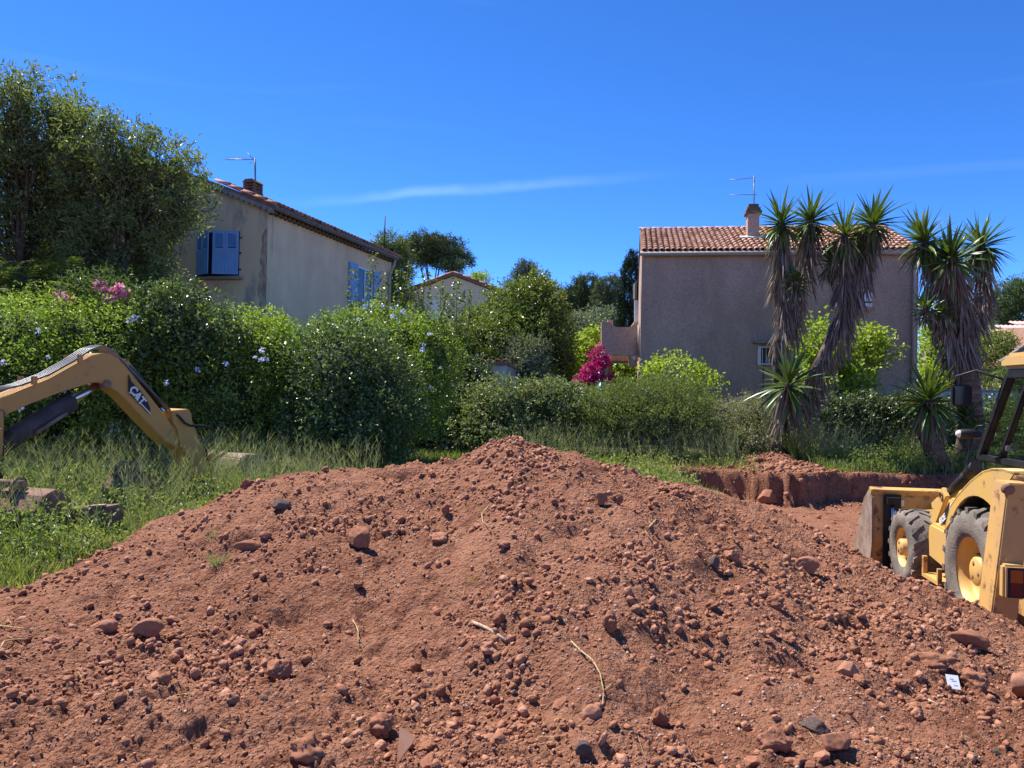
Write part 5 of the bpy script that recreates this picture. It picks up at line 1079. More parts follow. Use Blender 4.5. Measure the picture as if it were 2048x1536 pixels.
def yucca(label, base, trunk, heads, nleaf):
    """trunk: list of (path, radii); heads: (path to the head, head radius m, skirt length m, skirt leaves, tilt)"""
    off = np.array(base, float); t = thing('yucca', label, 'yucca', off)
    for pts, ra in trunk:
        b = HB(); b.tube(pts, ra, 10); b.put('trunk', M_ytrunk, t)
    for path, hr, sk, ns, up in heads:
        path = [np.array(p, float) for p in path]; b = HB(); b.tube(path, [.10]+[.085]*(len(path)-1), 8); stem = b.put('stem', M_ytrunk, t); top = path[-1]; ax = unit(top-path[-2]); extra = []
        for k in range(nleaf):
            f = (k+.5)/nleaf; th = math.radians(6+up*f**.85)+random.uniform(-.12, .12); ph = k*2.39996+random.uniform(-.2, .2)
            e1 = unit(np.cross(ax, (0.3, 1, .2))); e2 = np.cross(ax, e1); d = ax*math.cos(th)+(e1*math.cos(ph)+e2*math.sin(ph))*math.sin(th)
            L = hr*random.uniform(.78, 1.2)*(1.0 if th < 1.9 else .9); o = link('leaf', YB[0 if th < .8 else (1 if th < 1.5 else 2)], None, stem)
            p = top-ax*(.02+.22*f)+d*.03-off; zz = ax if abs(np.dot(ax, d)) < .95 else e1
            o.matrix_local = orient_mat(p, d, zz) @ Matrix.Diagonal((hr*random.uniform(.9, 1.2), L, hr, 1))
        b = MB()
        for k in range(56):
            f = (k+.5)/56; th = math.radians(10+(up+22)*f**.75)+random.uniform(-.15, .15); ph = k*2.39996+1+random.uniform(-.3, .3); d = ax*math.cos(th)+(e1*math.cos(ph)+e2*math.sin(ph))*math.sin(th)
            zz = ax if abs(np.dot(ax, d)) < .95 else e1; M_ = orient_mat(top-ax*(.04+.26*f)-off, d, zz) @ Matrix.Diagonal((hr, hr*random.uniform(.7, 1.0), hr, 1)); R_ = np.array(M_); v0, f0 = YV[0 if th < .8 else (1 if th < 1.5 else 2)]
            b.add(v0@R_[:3, :3].T+R_[:3, 3], f0, True)
        o = b.build('leaf', ML_yuc, stem); o['kind'] = 'stuff'
        if ns:
            P_ = []; T_ = []; L_ = []; s0 = path[-1]; pth = []; acc = 0
            for q0, q1 in zip(path[::-1][:-1], path[::-1][1:]):
                l = np.linalg.norm(q1-q0); pth.append(q0)
                if acc+l >= sk: pth.append(q0+(q1-q0)*(sk-acc)/l); acc = sk; break
                acc += l
            else: pth.append(path[0])
            dead_skirt(P_, T_, L_, pth, .15, int(ns*1.3), hr*.9); n = len(P_)
            me_ = leaves_mesh('dead_leaves', np.array(P_)-off, np.array(T_), rng.normal(size=(n, 3)), np.array(L_), rng.uniform(.03, .055, n), .03); o = link('dead_leaves', me_, ML_dead, stem); o['kind'] = 'stuff'
    return t
d = 18.6; Q = lambda x, y, dd=d: P(x, y, dd); base = Q(1553, 915); base[2] = gz(base[0], base[1])-.05
yucca('forked yucca with four tall heads growing on the red earth mound', base,
  [([base-np.array([0, 0, .05]), Q(1556, 880), Q(1566, 850)], [.30, .21, .20]), ([Q(1566, 850), Q(1556, 770), Q(1554, 690), Q(1570, 620)], [.17, .12, .10, .10]), ([Q(1572, 858), Q(1600, 810), Q(1640, 730), Q(1680, 640)], [.20, .17, .15, .14])],
  [([Q(1570, 620), Q(1566, 540), Q(1562, 440)], .80, 1.5, 150, 128), ([Q(1570, 620, d+.2), Q(1606, 560, d+.4), Q(1622, 435, d+.5)], .78, 1.5, 150, 128),
   ([Q(1680, 640), Q(1690, 560), Q(1690, 465, d-.2)], .80, 1.3, 110, 128), ([Q(1680, 640), Q(1715, 560), Q(1746, 440)], .84, 2.6, 330, 125),
   ([Q(1585, 680), Q(1592, 620), Q(1592, 560, d-.3)], .50, 1.6, 170, 110), ([Q(1568, 850), Q(1572, 800, d-.3), Q(1578, 765, d-.5)], 1.02, .6, 110, 163),
   ([Q(1680, 600, d+.3), Q(1665, 560, d+.3), Q(1662, 520, d+.2)], .55, .3, 20, 135)], 43)
b_p, b_t, b_L = [], [], []
dead_skirt(b_p, b_t, b_L, [Q(1600, 815), Q(1640, 730), Q(1690, 640)], .20, 330, .7); dead_skirt(b_p, b_t, b_L, [Q(1556, 690), Q(1568, 630), Q(1566, 560)], .15, 170, .6)
n = len(b_p); yt = bpy.data.objects['yucca']; me_ = leaves_mesh('dead_leaves', np.array(b_p)-np.array(yt.location), np.array(b_t), rng.normal(size=(n, 3)), np.array(b_L), rng.uniform(.03, .055, n), .03); o = link('dead_leaves', me_, ML_dead, yt); o['kind'] = 'stuff'
d = 17.6; base = Q(1942, 950, d); base[2] = gz(base[0], base[1])-.05
yucca('thick-trunked yucca with shaggy dead leaf skirts behind the loader mirror', base,
  [([base, Q(1942, 880, d), Q(1936, 780, d), Q(1928, 690, d), Q(1918, 600, d)], [.42, .30, .27, .22, .17]), ([Q(1930, 730, d), Q(1895, 680, d-.2), Q(1862, 640, d-.3)], [.15, .12, .10])],
  [([Q(1905, 620, d), Q(1870, 560, d), Q(1848, 475, d)], .84, 1.2, 120, 128), ([Q(1918, 600, d), Q(1908, 560, d), Q(1900, 515, d-.4)], .86, 2.6, 380, 125), ([Q(1925, 660, d+.1), Q(1968, 590, d+.1), Q(1962, 485, d+.2)], .78, 2.0, 240, 125),
   ([Q(1872, 655, d-.3), Q(1858, 640, d-.3), Q(1848, 612, d-.4)], .42, .3, 40, 100), ([Q(1890, 670, d-.2), Q(1886, 650, d-.3), Q(1882, 625, d-.4)], .42, 1.6, 150, 105), ([Q(1950, 880, d-.1), Q(1940, 850, d-.2), Q(1932, 830, d-.3)], .55, .0, 0, 120)], 50)
b_p, b_t, b_L = [], [], []; d = 17.6
dead_skirt(b_p, b_t, b_L, [Q(1918, 600, d), Q(1926, 680, d), Q(1932, 720, d)], .25, 200, .7); dead_skirt(b_p, b_t, b_L, [Q(1925, 700, d), Q(1895, 675, d-.2)], .17, 90, .8)
n = len(b_p); yt = bpy.data.objects['yucca.001']; me_ = leaves_mesh('dead_leaves', np.array(b_p)-np.array(yt.location), np.array(b_t), rng.normal(size=(n, 3)), np.array(b_L), rng.uniform(.03, .055, n), .03); o = link('dead_leaves', me_, ML_dead, yt); o['kind'] = 'stuff'
d = 16.9; base = Q(1885, 945, d); base[2] = gz(base[0], base[1])-.05
yucca('small yucca on a leaning stump at the pit edge', base, [([base, Q(1868, 900, d), Q(1850, 865, d)], [.24, .21, .17])], [([Q(1852, 868, d), Q(1854, 835, d-.1), Q(1856, 795, d-.1)], .92, .3, 50, 140)], 64)

# ---------------------------------------------------------------- machine materials
def paint(name, c1, c2, rust, amt_lo, amt_hi, rough=.5):
    m = mat(name, c1, rough, c2, 1.4, 6, 0, None, .35)
    nt = m.node_tree; N = nt.nodes; L = nt.links; pb = N['Principled BSDF']; src = pb.inputs['Base Color'].links[0].from_socket
    tc = N.new('ShaderNodeTexCoord'); nz = N.new('ShaderNodeTexNoise'); nz.inputs['Scale'].default_value = 5.5; nz.inputs['Detail'].default_value = 9; nz.inputs['Roughness'].default_value = .72; L.new(tc.outputs['Object'], nz.inputs[0])
    r = N.new('ShaderNodeMapRange'); r.inputs['From Min'].default_value = amt_lo; r.inputs['From Max'].default_value = amt_hi; L.new(nz.outputs['Fac'], r.inputs['Value'])
    mx = N.new('ShaderNodeMixRGB'); mx.inputs[2].default_value = (*rust, 1); L.new(r.outputs[0], mx.inputs[0]); L.new(src, mx.inputs[1]); L.new(mx.outputs[0], pb.inputs['Base Color'])
    return m
M_yel = paint('machine_yellow', (.62, .375, .10), (.56, .355, .135), (.16, .075, .04), .63, .70)
M_boom = paint('excavator_yellow', (.52, .27, .065), (.46, .24, .07), (.15, .075, .04), .62, .68)
M_rustp = paint('rusty_yellow', (.58, .33, .09), (.48, .28, .11), (.17, .085, .05), .54, .63, .7)
M_rust = mat('rusty_steel', (.17, .095, .065), .85, (.27, .16, .11), 5, 8, .4, 30)
M_steel = mat('dusty_steel', (.30, .23, .18), .8, (.18, .11, .08), 4, 8, .3, 30)
M_tyre = mat('dusty_tyre', (.13, .115, .10), .9, (.24, .20, .165), 4, 8, .4, 40, .15)
M_rub = mat('black_rubber', (.014, .014, .016), .5, (.022, .021, .021), 8, 4, 0, None, .25)
M_chrome = mat('chrome_rod', (.55, .56, .60), .18, None, metal=1.0)
M_pane = bpy.data.materials.new('cab_glass'); M_pane.use_nodes = True; _n = M_pane.node_tree.nodes; _l = M_pane.node_tree.links
_gl = _n.new('ShaderNodeBsdfGlossy'); _gl.inputs['Roughness'].default_value = .03; _tr = _n.new('ShaderNodeBsdfTransparent'); _tr.inputs[0].default_value = (.90, .95, .94, 1)
_lw = _n.new('ShaderNodeLayerWeight'); _lw.inputs[0].default_value = .5; _fr = _n.new('ShaderNodeMapRange'); _fr.inputs['From Min'].default_value = .35; _fr.inputs['To Min'].default_value = .05; _fr.inputs['To Max'].default_value = .75; _l.new(_lw.outputs['Facing'], _fr.inputs['Value']); _ms = _n.new('ShaderNodeMixShader'); _l.new(_fr.outputs[0], _ms.inputs[0]); _l.new(_tr.outputs[0], _ms.inputs[1]); _l.new(_gl.outputs[0], _ms.inputs[2]); _l.new(_ms.outputs[0], _n['Material Output'].inputs[0])
M_decal = mat('black_decal', (.018, .018, .022), .5); M_letter = mat('white_letter', (.72, .70, .66), .6)
M_red = mat('red_lens', (.11, .010, .012), .25); M_amber = mat('amber_lens', (.34, .075, .010), .25); M_lens = mat('white_lens', (.72, .68, .58), .3)
def text_mesh(s, size, bold=.02):
    c = bpy.data.curves.new('lettering', 'FONT'); c.body = s; c.size = size; c.offset = bold*size; c.extrude = .002; c.align_x = 'CENTER'; c.align_y = 'CENTER'
    o = bpy.data.objects.new('tmp', c); COL.objects.link(o); dg = bpy.context.evaluated_depsgraph_get(); me_ = bpy.data.meshes.new_from_object(o.evaluated_get(dg)); bpy.data.objects.remove(o); return me_

# ---------------------------------------------------------------- backhoe loader (local: X right, Y forward, Z up)
TH = math.radians(-8.8); BO = np.array([5.0+1.12*math.cos(TH), 8.4+1.12*math.sin(TH), -.985])
BK = thing('backhoe_loader', 'yellow wheeled backhoe loader standing in the pit at right', 'loader', BO, TH)
_fw = np.array([-math.sin(TH), math.cos(TH), 0]); _rt = np.array([math.cos(TH), math.sin(TH), 0])
def mloc(q): q = np.array(q)-BO; return np.array([q@_rt, q@_fw, q[2]])
def mX(px, py, X):
    r = ray(px, py); d = (X-(EYE-BO)@_rt)/(r@_rt); return mloc(EYE+d*r)
def mY(px, py, Y):
    r = ray(px, py); d = (Y-(EYE-BO)@_fw)/(r@_fw); return mloc(EYE+d*r)
def wheel(cx, cy, R, w, rr, side, dish):
    """side -1 left, 1 right"""
    o = thing('wheel', None, None); bpy.data.objects.remove(o)
    b = MB(); s = side; h = w/2
    prof = [(-s*h*.85, rr*.98), (-s*h, rr*1.1), (-s*h*1.04, R*.80), (-s*h*.92, R*.93), (-s*h*.6, R*.955), (s*h*.6, R*.955), (s*h*.92, R*.93), (s*h*1.04, R*.80), (s*h, rr*1.1), (s*h*.85, rr*.98)]
    b.lathe(prof, (cx, cy, R), 0, 48)
    nl = 19 if R > .6 else 17
    for k in range(nl):                                               # chevron tread bars
        for sg in (-1, 1):
            a0 = 2*math.pi*(k+(.5 if sg > 0 else 0))/nl; vs = []
            for x, da in ((0.02*sg, .0), (sg*h*.98, -.26)):
                for dd in (-.055, .055):
                    for rad_ in ((R*.93, R) if abs(x) < h*.5 else (R*.90, R*.985)):
                        a = a0+da+dd*(1.0 if R > .6 else 1.15); vs.append((cx+x, cy+rad_*math.sin(a), R+rad_*math.cos(a)))
            b.add(vs, [(0, 1, 3, 2), (4, 6, 7, 5), (0, 2, 6, 4), (1, 5, 7, 3), (0, 4, 5, 1), (2, 3, 7, 6)])
    ty = b.build('tyre', M_tyre, BK); b = MB(); xo = cx+s*h*.85
    b.lathe([(s*h*.86+.0, rr*1.0), (s*h*.90, rr*1.06), (s*h*.84, rr*1.04), (s*h*.70, rr*.93), (s*h*.35, rr*.90), (s*(h*.85-dish)+.0, rr*.84), (s*(h*.85-dish), rr*.50), (s*(h*.85-dish*.9), rr*.44), (s*(h*.85-dish*.9), .0)], (cx, cy, R), 0, 40)
    b.lathe([(-s*h*.86, rr*1.02), (-s*h*.3, rr*.9), (-s*h*.3, 0)], (cx, cy, R), 0, 24); ri = b.build('rim', M_yel, BK, 0); ri.parent = ty
    b = MB(); hubr = rr*.42; x0 = s*(h*.85-dish*.9); b.lathe([(x0, hubr), (x0+s*.09, hubr), (x0+s*.105, hubr*.88), (x0+s*.105, 0)], (cx, cy, R), 0, 24)
    hb_ = b.build('hub', M_yel, BK); hb_.parent = ty; b = MB()
    for k in range(8): a = 2*math.pi*k/8; b.lathe([(x0-s*.01, .014), (x0+s*.02, .014), (x0+s*.02, 0)], (cx, cy+math.sin(a)*rr*.60, R+math.cos(a)*rr*.60), 0, 6)
    for k in range(3): a = 2*math.pi*k/3+.4; b.lathe([(x0+s*.100, .028), (x0+s*.108, .026), (x0+s*.108, 0)], (cx, cy+math.sin(a)*hubr*.55, R+math.cos(a)*hubr*.55), 0, 10)
    q = b.build('bolts', M_rust, BK); q.parent = ty; q['kind'] = 'stuff'
for sd in (-1, 1):
    wheel(sd*.905, 0, .70, .43, .375, sd, .17); wheel(sd*.91, 2.2, .525, .35, .27, sd, .08)
# chassis, hood, tank, step
b = MB(); b.box(-.35, .35, -.95, 2.9, .50, .95); b.build('chassis', M_rust, BK, .02)
b = MB(); b.prism([(-.46, 1.25, .95), (-.46, 2.85, .95), (-.46, 2.9, 1.08), (-.46, 2.75, 1.16), (-.46, 1.25, 1.30)], (.92, 0, 0)); b.build('hood', M_yel, BK, .04)
b = MB(); b.tube([(-.75, 2.2, .475), (.75, 2.2, .475)], .10, 10); b.tube([(-.75, 0, .70), (.75, 0, .70)], .14, 10); b.build('axle', M_rust, BK)['kind'] = 'stuff'
ta = mX(1873, 1050, -1.0); tb_ = mX(1915, 1052, -1.0)
b = MB(); b.prism([(-1.0, .86, .98), (-1.0, 1.42, 1.00), (-1.0, 1.46, .88), (-1.0, 1.42, .56), (-1.0, .86, .50)], (.5, 0, 0)); b.build('fuel_tank', M_yel, BK, .03)
b = MB(); b.box(-1.05, -.62, .98, 1.50, .30, .345); b.box(-1.05, -1.0, .98, 1.02, .345, .50); b.box(-1.05, -1.0, 1.45, 1.50, .345, .56); b.build('step', M_rustp, BK)
# rear fender: side panel with wheel arch and a curved top sheet
FX = -1.02
outer = [(1888, 1062), (1893, 1040), (1900, 1012), (1915, 990), (1940, 962), (1965, 943), (1985, 937), (2005, 938), (2030, 945)]
arch = [(2003, 1052), (1996, 1030), (1980, 1005), (1962, 994), (1946, 992), (1930, 1000), (1917, 1018), (1908, 1040), (1904, 1060)]
po = [mX(*q, FX) for q in outer]; rear = po[-1].copy(); rear2 = np.array([FX, -.66, rear[2]-.12]); low = np.array([FX, -.70, .95])
ar = [np.array([FX, .82*math.sin(a), .70+.82*math.cos(a)]) for a in np.linspace(-1.05, 1.02, 15)]   # true arch round the wheel
body = [po[0]]+po[1:]+[rear2, low]+ar
b = MB(); pts = body; n = len(pts); vs = [p for p in pts]+[p+np.array([.045, 0, 0]) for p in pts]
top_n = len(po)
b.prism(pts, (.045, 0, 0)); fd = b.build('fender', M_yel, BK)
tp = po+[rear2]; b = MB(); vs = [p+np.array([.0, 0, .004]) for p in tp]+[p+np.array([.50, 0, .02]) for p in tp]; k = len(tp); vs += [p-np.array([0, 0, .03]) for p in vs]
b.add(vs, [(i, i+1, k+i+1, k+i) for i in range(k-1)]+[(2*k+i, 3*k+i, 3*k+i+1, 2*k+i+1) for i in range(k-1)]+[(i, 2*k+i, 2*k+i+1, i+1) for i in range(k-1)]+[(k+i, k+i+1, 3*k+i+1, 3*k+i) for i in range(k-1)]+[(0, k, 3*k, 2*k), (k-1, 3*k-1, 4*k-1, 2*k-1)], True); b.build('fender_top', M_yel, BK)
b = MB(); ai = [np.array([-.56, .82*math.sin(a), .70+.82*math.cos(a)]) for a in np.linspace(-1.05, 1.02, 15)]; b.prism([(-.57, -.70, .5)]+ai+[(-.57, .9, .5)], (.03, 0, 0)); b.build('wheel_well', M_rub, BK)
b = MB(); vs = [p+np.array([.02, 0, 0]) for p in ar]+[p for p in ai]; k = len(ar); b.add(vs, [(i, i+1, k+i+1, k+i) for i in range(k-1)], True); b.build('wheel_well', M_rub, BK)
# mirrored right fender (simple)
b = MB(); b.prism([np.array([-p[0]-.045, p[1], p[2]]) for p in pts], (.045, 0, 0)); b.build('fender', M_yel, BK)
b = MB(); b.box(.52, 1.0, -.6, .65, 1.50, 1.54); b.build('fender_top', M_yel, BK)
# loader arm with decal, link, cylinder and hoses
def strip(b, pts, w, X, dx): 
    for p0, p1 in zip(pts[:-1], pts[1:]): b.bar((X+dx/2, p0[0], p0[1]), (X+dx/2, p1[0], p1[1]), dx, w, (0, 0, 1))
for sx in (-1, 1):
    X = sx*.60-.06
    b = MB(); arm = [(.80, 1.22), (1.05, 1.28), (2.75, .96), (3.35, .42), (3.30, .28), (3.12, .30), (2.60, .76), (1.0, 1.00), (.78, 1.08)]
    b.prism([(X, y, z) for y, z in arm], (.12, 0, 0)); b.build('loader_arm', M_yel, BK, .008)
pA = mX(1884, 992, -.80); pB = mX(1862, 1052, -.80)
b = MB(); dv = unit(pB-pA); nv = np.array([0, -dv[2], dv[1]])*.085; b.prism([pA+nv-dv*.08, pA-nv-dv*.08, pB-nv+dv*.05, pB+nv+dv*.05], (.06, 0, 0)); b.build('tilt_link', M_yel, BK, .01)
b = MB(); b.lathe([(-.02, .045), (.08, .045), (.08, 0)], pA, 0, 14); b.build('pin', M_rust, BK)
# tower panel with the number decal
tw = [mX(*q, -.95) for q in ((1866, 1075), (1880, 1047), (1899, 1005), (1904, 1010), (1898, 1058), (1893, 1075))]
b = MB(); b.prism([np.array([-.95, p[1], p[2]]) for p in tw], (.04, 0, 0)); b.build('tower_panel', M_yel, BK, .005)
dc = [mX(*q, -.957) for q in ((1876.5, 1046), (1898, 1004), (1900, 1012), (1894, 1046), (1889, 1048))]
b = MB(); b.prism([np.array([-.957, p[1], p[2]]) for p in dc], (.005, 0, 0)); de = b.build('number_decal', M_decal, BK)
me_ = text_mesh('432E', .105, .03); tq = mX(1884.5, 1039, -.962); tdir = unit((mX(1893, 1029, -.962)-mX(1878, 1046, -.962)))
yv = Vector(tdir); ax_ = Vector((-1, 0, 0)); up_ = ax_.cross(yv); M_ = Matrix(((yv.x, up_.x, ax_.x, -.962), (yv.y, up_.y, ax_.y, tq[1]), (yv.z, up_.z, ax_.z, tq[2]), (0, 0, 0, 1)))
o = link('lettering', me_, M_letter, de); o.matrix_local = M_
b = MB(); e = [mX(*q, -.960) for q in ((1900, 1006), (1902, 1012), (1896, 1047), (1894, 1046))]; b.prism([np.array([-.960, p[1], p[2]]) for p in e], (.004, 0, 0)); b.build('decal_edge', M_letter, de); 
b = MB()
for k in range(4):
    a = mX(1888+2*k, 998-5*k, -.62); c = mX(1944+3*k, 948-6*k, -.62); b.tube([a, (a+c)/2+np.array([0, 0, .05]), c], .022, 6)
b.build('hydraulic_hose', M_rub, BK)['kind'] = 'stuff'
b = MB(); a = mX(1896, 990, -.70); c = mX(1938, 948, -.70); b.tube([a, c], .06, 10); b.tube([c, c+(c-a)*.35], .075, 10); b.build('lift_cylinder', M_rub, BK)
# bucket: back, floor, sides, lip, cylinders
BX = -1.22; q1 = mX(1740, 977, BX); q2 = mX(1708, 1080, BX); q3 = mX(1738, 1106, BX)
yb, zt = q1[1], q1[2]; yf = q2[1]
prof = [(yb, zt), (yb-.06, zt-.10), (yb-.10, .45), (yb-.02, .12), (yb+.18, .03), (max(yf, yb+.7), .03)]
def bucket_sheet(b, th):
    inn = []
    for i, (y, z) in enumerate(prof): 
        a = np.array(prof[max(i-1, 0)]); c = np.array(prof[min(i+1, len(prof)-1)]); t_ = (c-a)/np.linalg.norm(c-a); inn.append((y-t_[1]*th*-1*-1, z+t_[0]*th))
    pts = [(BX+.02, y, z) for y, z in prof]+[(BX+.02, y, z) for y, z in inn[::-1]]; b.prism(pts, (2.40, 0, 0))
b = MB(); bucket_sheet(b, .03); bk_ = b.build('bucket', M_rustp, BK)
side = [(BX, yb, zt+.02), (BX, yb-.09, zt-.12), (BX, yb-.13, .45), (BX, yb-.04, .08), (BX, yb+.18, .01), (BX, max(yf, yb+.7)+.05, .01), (BX, max(yf, yb+.7)+.03, .12), (BX, yb+.30, zt-.18)]
for dx in (0, 2.42):
    b = MB(); b.prism([(p[0]+dx, p[1], p[2]) for p in side], (.025, 0, 0)); s_ = b.build('bucket_side', M_steel, BK); s_.parent = bk_
b = MB(); b.prism([(BX-.005, yb-.10, zt), (BX-.005, yb+.04, zt+.03), (BX-.005, yb+.05, zt-.03), (BX-.005, yb-.06, zt-.09)], (2.45, 0, 0)); l_ = b.build('bucket_lip', M_rustp, BK, .008); l_.parent = bk_
for dx in (.28, 2.14):
    b = MB(); b.tube([(BX+dx, yb-.20, .10), (BX+dx, yb-.16, .52)], .055, 10); b.build('clam_cylinder', M_rub, BK); b = MB(); b.tube([(BX+dx, yb-.16, .52), (BX+dx, yb-.12, zt-.14)], .026, 10); b.build('clam_rod', M_chrome, BK)
    b = MB(); b.box(BX+dx-.09, BX+dx+.09, yb-.20, yb-.05, zt-.20, zt-.10); b.build('clam_bracket', M_rub, BK)
b = MB(); b.box(BX+.16, BX+.40, yb-.125, yb-.105, .05, zt-.06); b.build('back_plate', M_rub, BK)
b = MB(); pq = mY(1797, 1005, yb-.12); b.box(pq[0]-.14, pq[0]+.08, yb-.118, yb-.100, pq[2]-.05, pq[2]+.035); b.build('sticker', M_letter, BK)
# cab: pillars from the photo on the left side plane, roof, glass
CX = -.80
A_b = mX(1962, 914, CX); A_t = mX(2022, 752, CX); B_b = mX(2002, 915, CX)
yA0, zA0 = A_b[1], A_b[2]; yA1, zA1 = A_t[1], A_t[2]; zr = zA1+.02
yB0 = B_b[1]; yB1 = yB0-(yA0-yA1)*.92; yC = -.62; zw = zA0
def pil(p, q, w=.085): return MB().bar(p, q, w, w, (0, 1, 0))
for sx in (-1, 1):
    X = sx*abs(CX); nm = 'cab_pillar'
    pil((X, yA0, zw), (X, yA1, zr)).build(nm, M_rub, BK, .012); pil((X, yB0, zw), (X, yB1, zr), .06).build(nm, M_rub, BK, .012); pil((X, yC-.1, zw), (X, yC, zr)).build(nm, M_rub, BK, .012)
    b = MB(); b.bar((X, yA0+.03, zw), (X, yC-.1, zw), .08, .07); b.bar((X, yA1, zr), (X, yC, zr), .08, .10); b.build('cab_rail', M_rub, BK, .01)['kind'] = 'stuff'
    b = MB(); b.prism([(X, yA0-.04, zw+.03), (X, yB0+.03, zw+.03), (X, yB1+.03, zr-.05), (X, yA1-.04, zr-.05)], (.006, 0, 0)); b.build('window', M_pane, BK)
    b = MB(); b.prism([(X, yB0-.03, zw+.03), (X, yC-.06, zw+.03), (X, yC+.04, zr-.05), (X, yB1-.03, zr-.05)], (.006, 0, 0)); b.build('window', M_pane, BK)
    b = MB(); b.prism([(X+.02, yA0+.02, zw-.03), (X+.02, yB0-.4, zw-.03), (X+.02, yB0-.1, 1.55), (X+.02, yB0+.25, .95), (X+.02, yA0-.12, .95)], (.006 if sx < 0 else -.006, 0, 0)); b.build('lower_window', M_pane, BK)
b = MB(); b.prism([(CX+.05, yA0, zw), (-CX-.05, yA0, zw), (-CX-.05, yA1, zr), (CX+.05, yA1, zr)], (0, .006, 0)); b.build('windscreen', M_pane, BK)
b = MB(); b.prism([(CX+.05, yC-.1, zw), (-CX-.05, yC-.1, zw), (-CX-.05, yC, zr), (CX+.05, yC, zr)], (0, .006, 0)); b.build('rear_window', M_pane, BK)
b = MB(); b.bar((CX, yA0, zw), (-CX, yA0, zw), .08, .07); b.bar((CX, yA1, zr), (-CX, yA1, zr), .08, .08); b.bar((CX, yC-.1, zw), (-CX, yC-.1, zw), .08, .07); b.build('cab_rail', M_rub, BK)['kind'] = 'stuff'
b = MB(); b.box(-.70, .70, yC, yA0-.05, .92, 1.02); b.build('cab_floor', M_rub, BK)
rq = mX(2004, 733, -.84); b = MB(); b.prism([(-.86, rq[1], zr+.05), (-.86, rq[1]+.02, zr+.16), (-.86, rq[1]-.15, zr+.22), (-.86, yC-.12, zr+.22), (-.86, yC-.16, zr+.05)], (1.72, 0, 0)); b.build('cab_roof', M_yel, BK, .04)
b = MB(); b.box(-.24, .24, -.15, .30, 1.30, 1.42); b.box(-.24, .24, -.22, -.10, 1.42, 2.0); b.box(-.12, .12, -.05, .2, 1.02, 1.30); b.build('seat', M_rub, BK, .03)
b = MB(); b.tube([(0, .75, 1.0), (0, .62, 1.55)], .05, 8); w_ = [(.19*math.cos(a), .60+.06*math.sin(a), 1.58+.17*math.sin(a)) for a in np.linspace(0, 6.283, 17)]; b.tube(w_, .016, 6, False); b.build('steering_wheel', M_rub, BK)
hq = mX(2016, 897, CX-.03); b = MB(); b.box(CX-.05, CX-.01, hq[1]-.03, hq[1]+.03, hq[2]-.03, hq[2]+.03); b.build('door_knob', M_metal, BK, .008)
# mirror, indicator light, grab rail
mX0 = -1.10; m0 = mX(1903, 770, mX0); m1 = mX(1944, 810, mX0)
mc = mY(1924, 791, yA1+.35); wv = abs(mY(1944, 791, yA1+.35)[0]-mY(1904, 791, yA1+.35)[0]); hv = abs(mY(1924, 769, yA1+.35)[2]-mY(1924, 813, yA1+.35)[2])
b = MB(); b.box(mc[0]-wv/2, mc[0]+wv/2, mc[1]-.03, mc[1]+.06, mc[2]-hv/2, mc[2]+hv/2); mi = b.build('mirror', M_rub, BK, .025)
b = MB(); b.box(mc[0]-wv*.40, mc[0]+wv*.40, mc[1]-.034, mc[1]-.031, mc[2]-hv*.42, mc[2]+hv*.42); g_ = b.build('mirror_glass', mat('mirror_glass', (.02, .02, .025), .12), BK); g_.parent = mi
fz = lambda y: A_b+(A_t-A_b)*((y-zA0)/(zA1-zA0)); pu = fz(mc[2]+.16); plw = fz(mc[2]-.30)
b = MB(); b.tube([pu, (pu+mc)/2+np.array([-.05, .1, .20]), mc+np.array([-.06, .0, hv/2+.09]), mc+np.array([-.08, .0, hv/2])], .013, 6); b.build('mirror_arm', M_rub, BK); b = MB(); b.tube([plw, (plw+mc)/2+np.array([0, 0, -.12]), mc+np.array([.04, 0, -hv/2])], .010, 6); b.build('mirror_arm', M_rub, BK)
lc = mY(1940, 868, yA0+.15); b = MB(); b.lathe([(-.12, .04), (-.10, .055), (0, .06), (.10, .05), (.13, .03), (.13, 0)], lc, 0, 14); b.build('work_lamp', M_rub, BK); b = MB(); b.lathe([(-.150, 0), (-.150, .025), (-.13, .04), (-.115, .045)], lc, 0, 14); b.build('lamp_lens', M_lens, BK)
g0 = mY(1975, 850, yA0+.05); b = MB(); b.tube([mY(1968, 852, yA0+.03), mY(1955, 852, yA0+.12), mY(1948, 862, yA0+.14), mY(1940, 900, yA0+.16), mY(1932, 935, yA0+.18), mY(1942, 944, yA0+.1)], .014, 6); b.build('grab_rail', M_rub, BK)
# raised stabiliser leg, rear frame, tail lamp, folded backhoe arm
SY = -1.12; sc_ = [mY(*q, SY) for q in ((2013, 968), (2034, 966), (2048, 966), (2080, 970), (2045, 1290), (1998, 1262), (1976, 1245))]
for sx in (1, -1):
    p4 = [mY(*q, SY) for q in ((2016, 966), (2068, 968), (2032, 1268), (1980, 1250))]; p4 = [np.array([p[0]*sx, SY, p[2]]) for p in p4]
    b = MB(); b.prism(p4, (0, .30, 0)); st_ = b.build('stabiliser', M_rustp, BK, .012)
    b = MB(); b.lathe([(-.03, .055), (.0, .055)], (0, 0, 0), 1, 4) if False else None
    c = p4[0]*.9+p4[1]*.1+np.array([-.02*sx, .0, -.06]); b.lathe([(-.02, .0), (-.02, .05), (.04, .05)], c, 1, 14); q = b.build('pin', M_rust, BK); q.parent = st_
pw = [mX(*q, p4[0][0]-.0) for q in ((2000, 1100),)]
b = MB(); b.box(-.95, .95, -1.05, -.75, .45, 1.05); b.build('rear_frame', M_rustp, BK, .02)
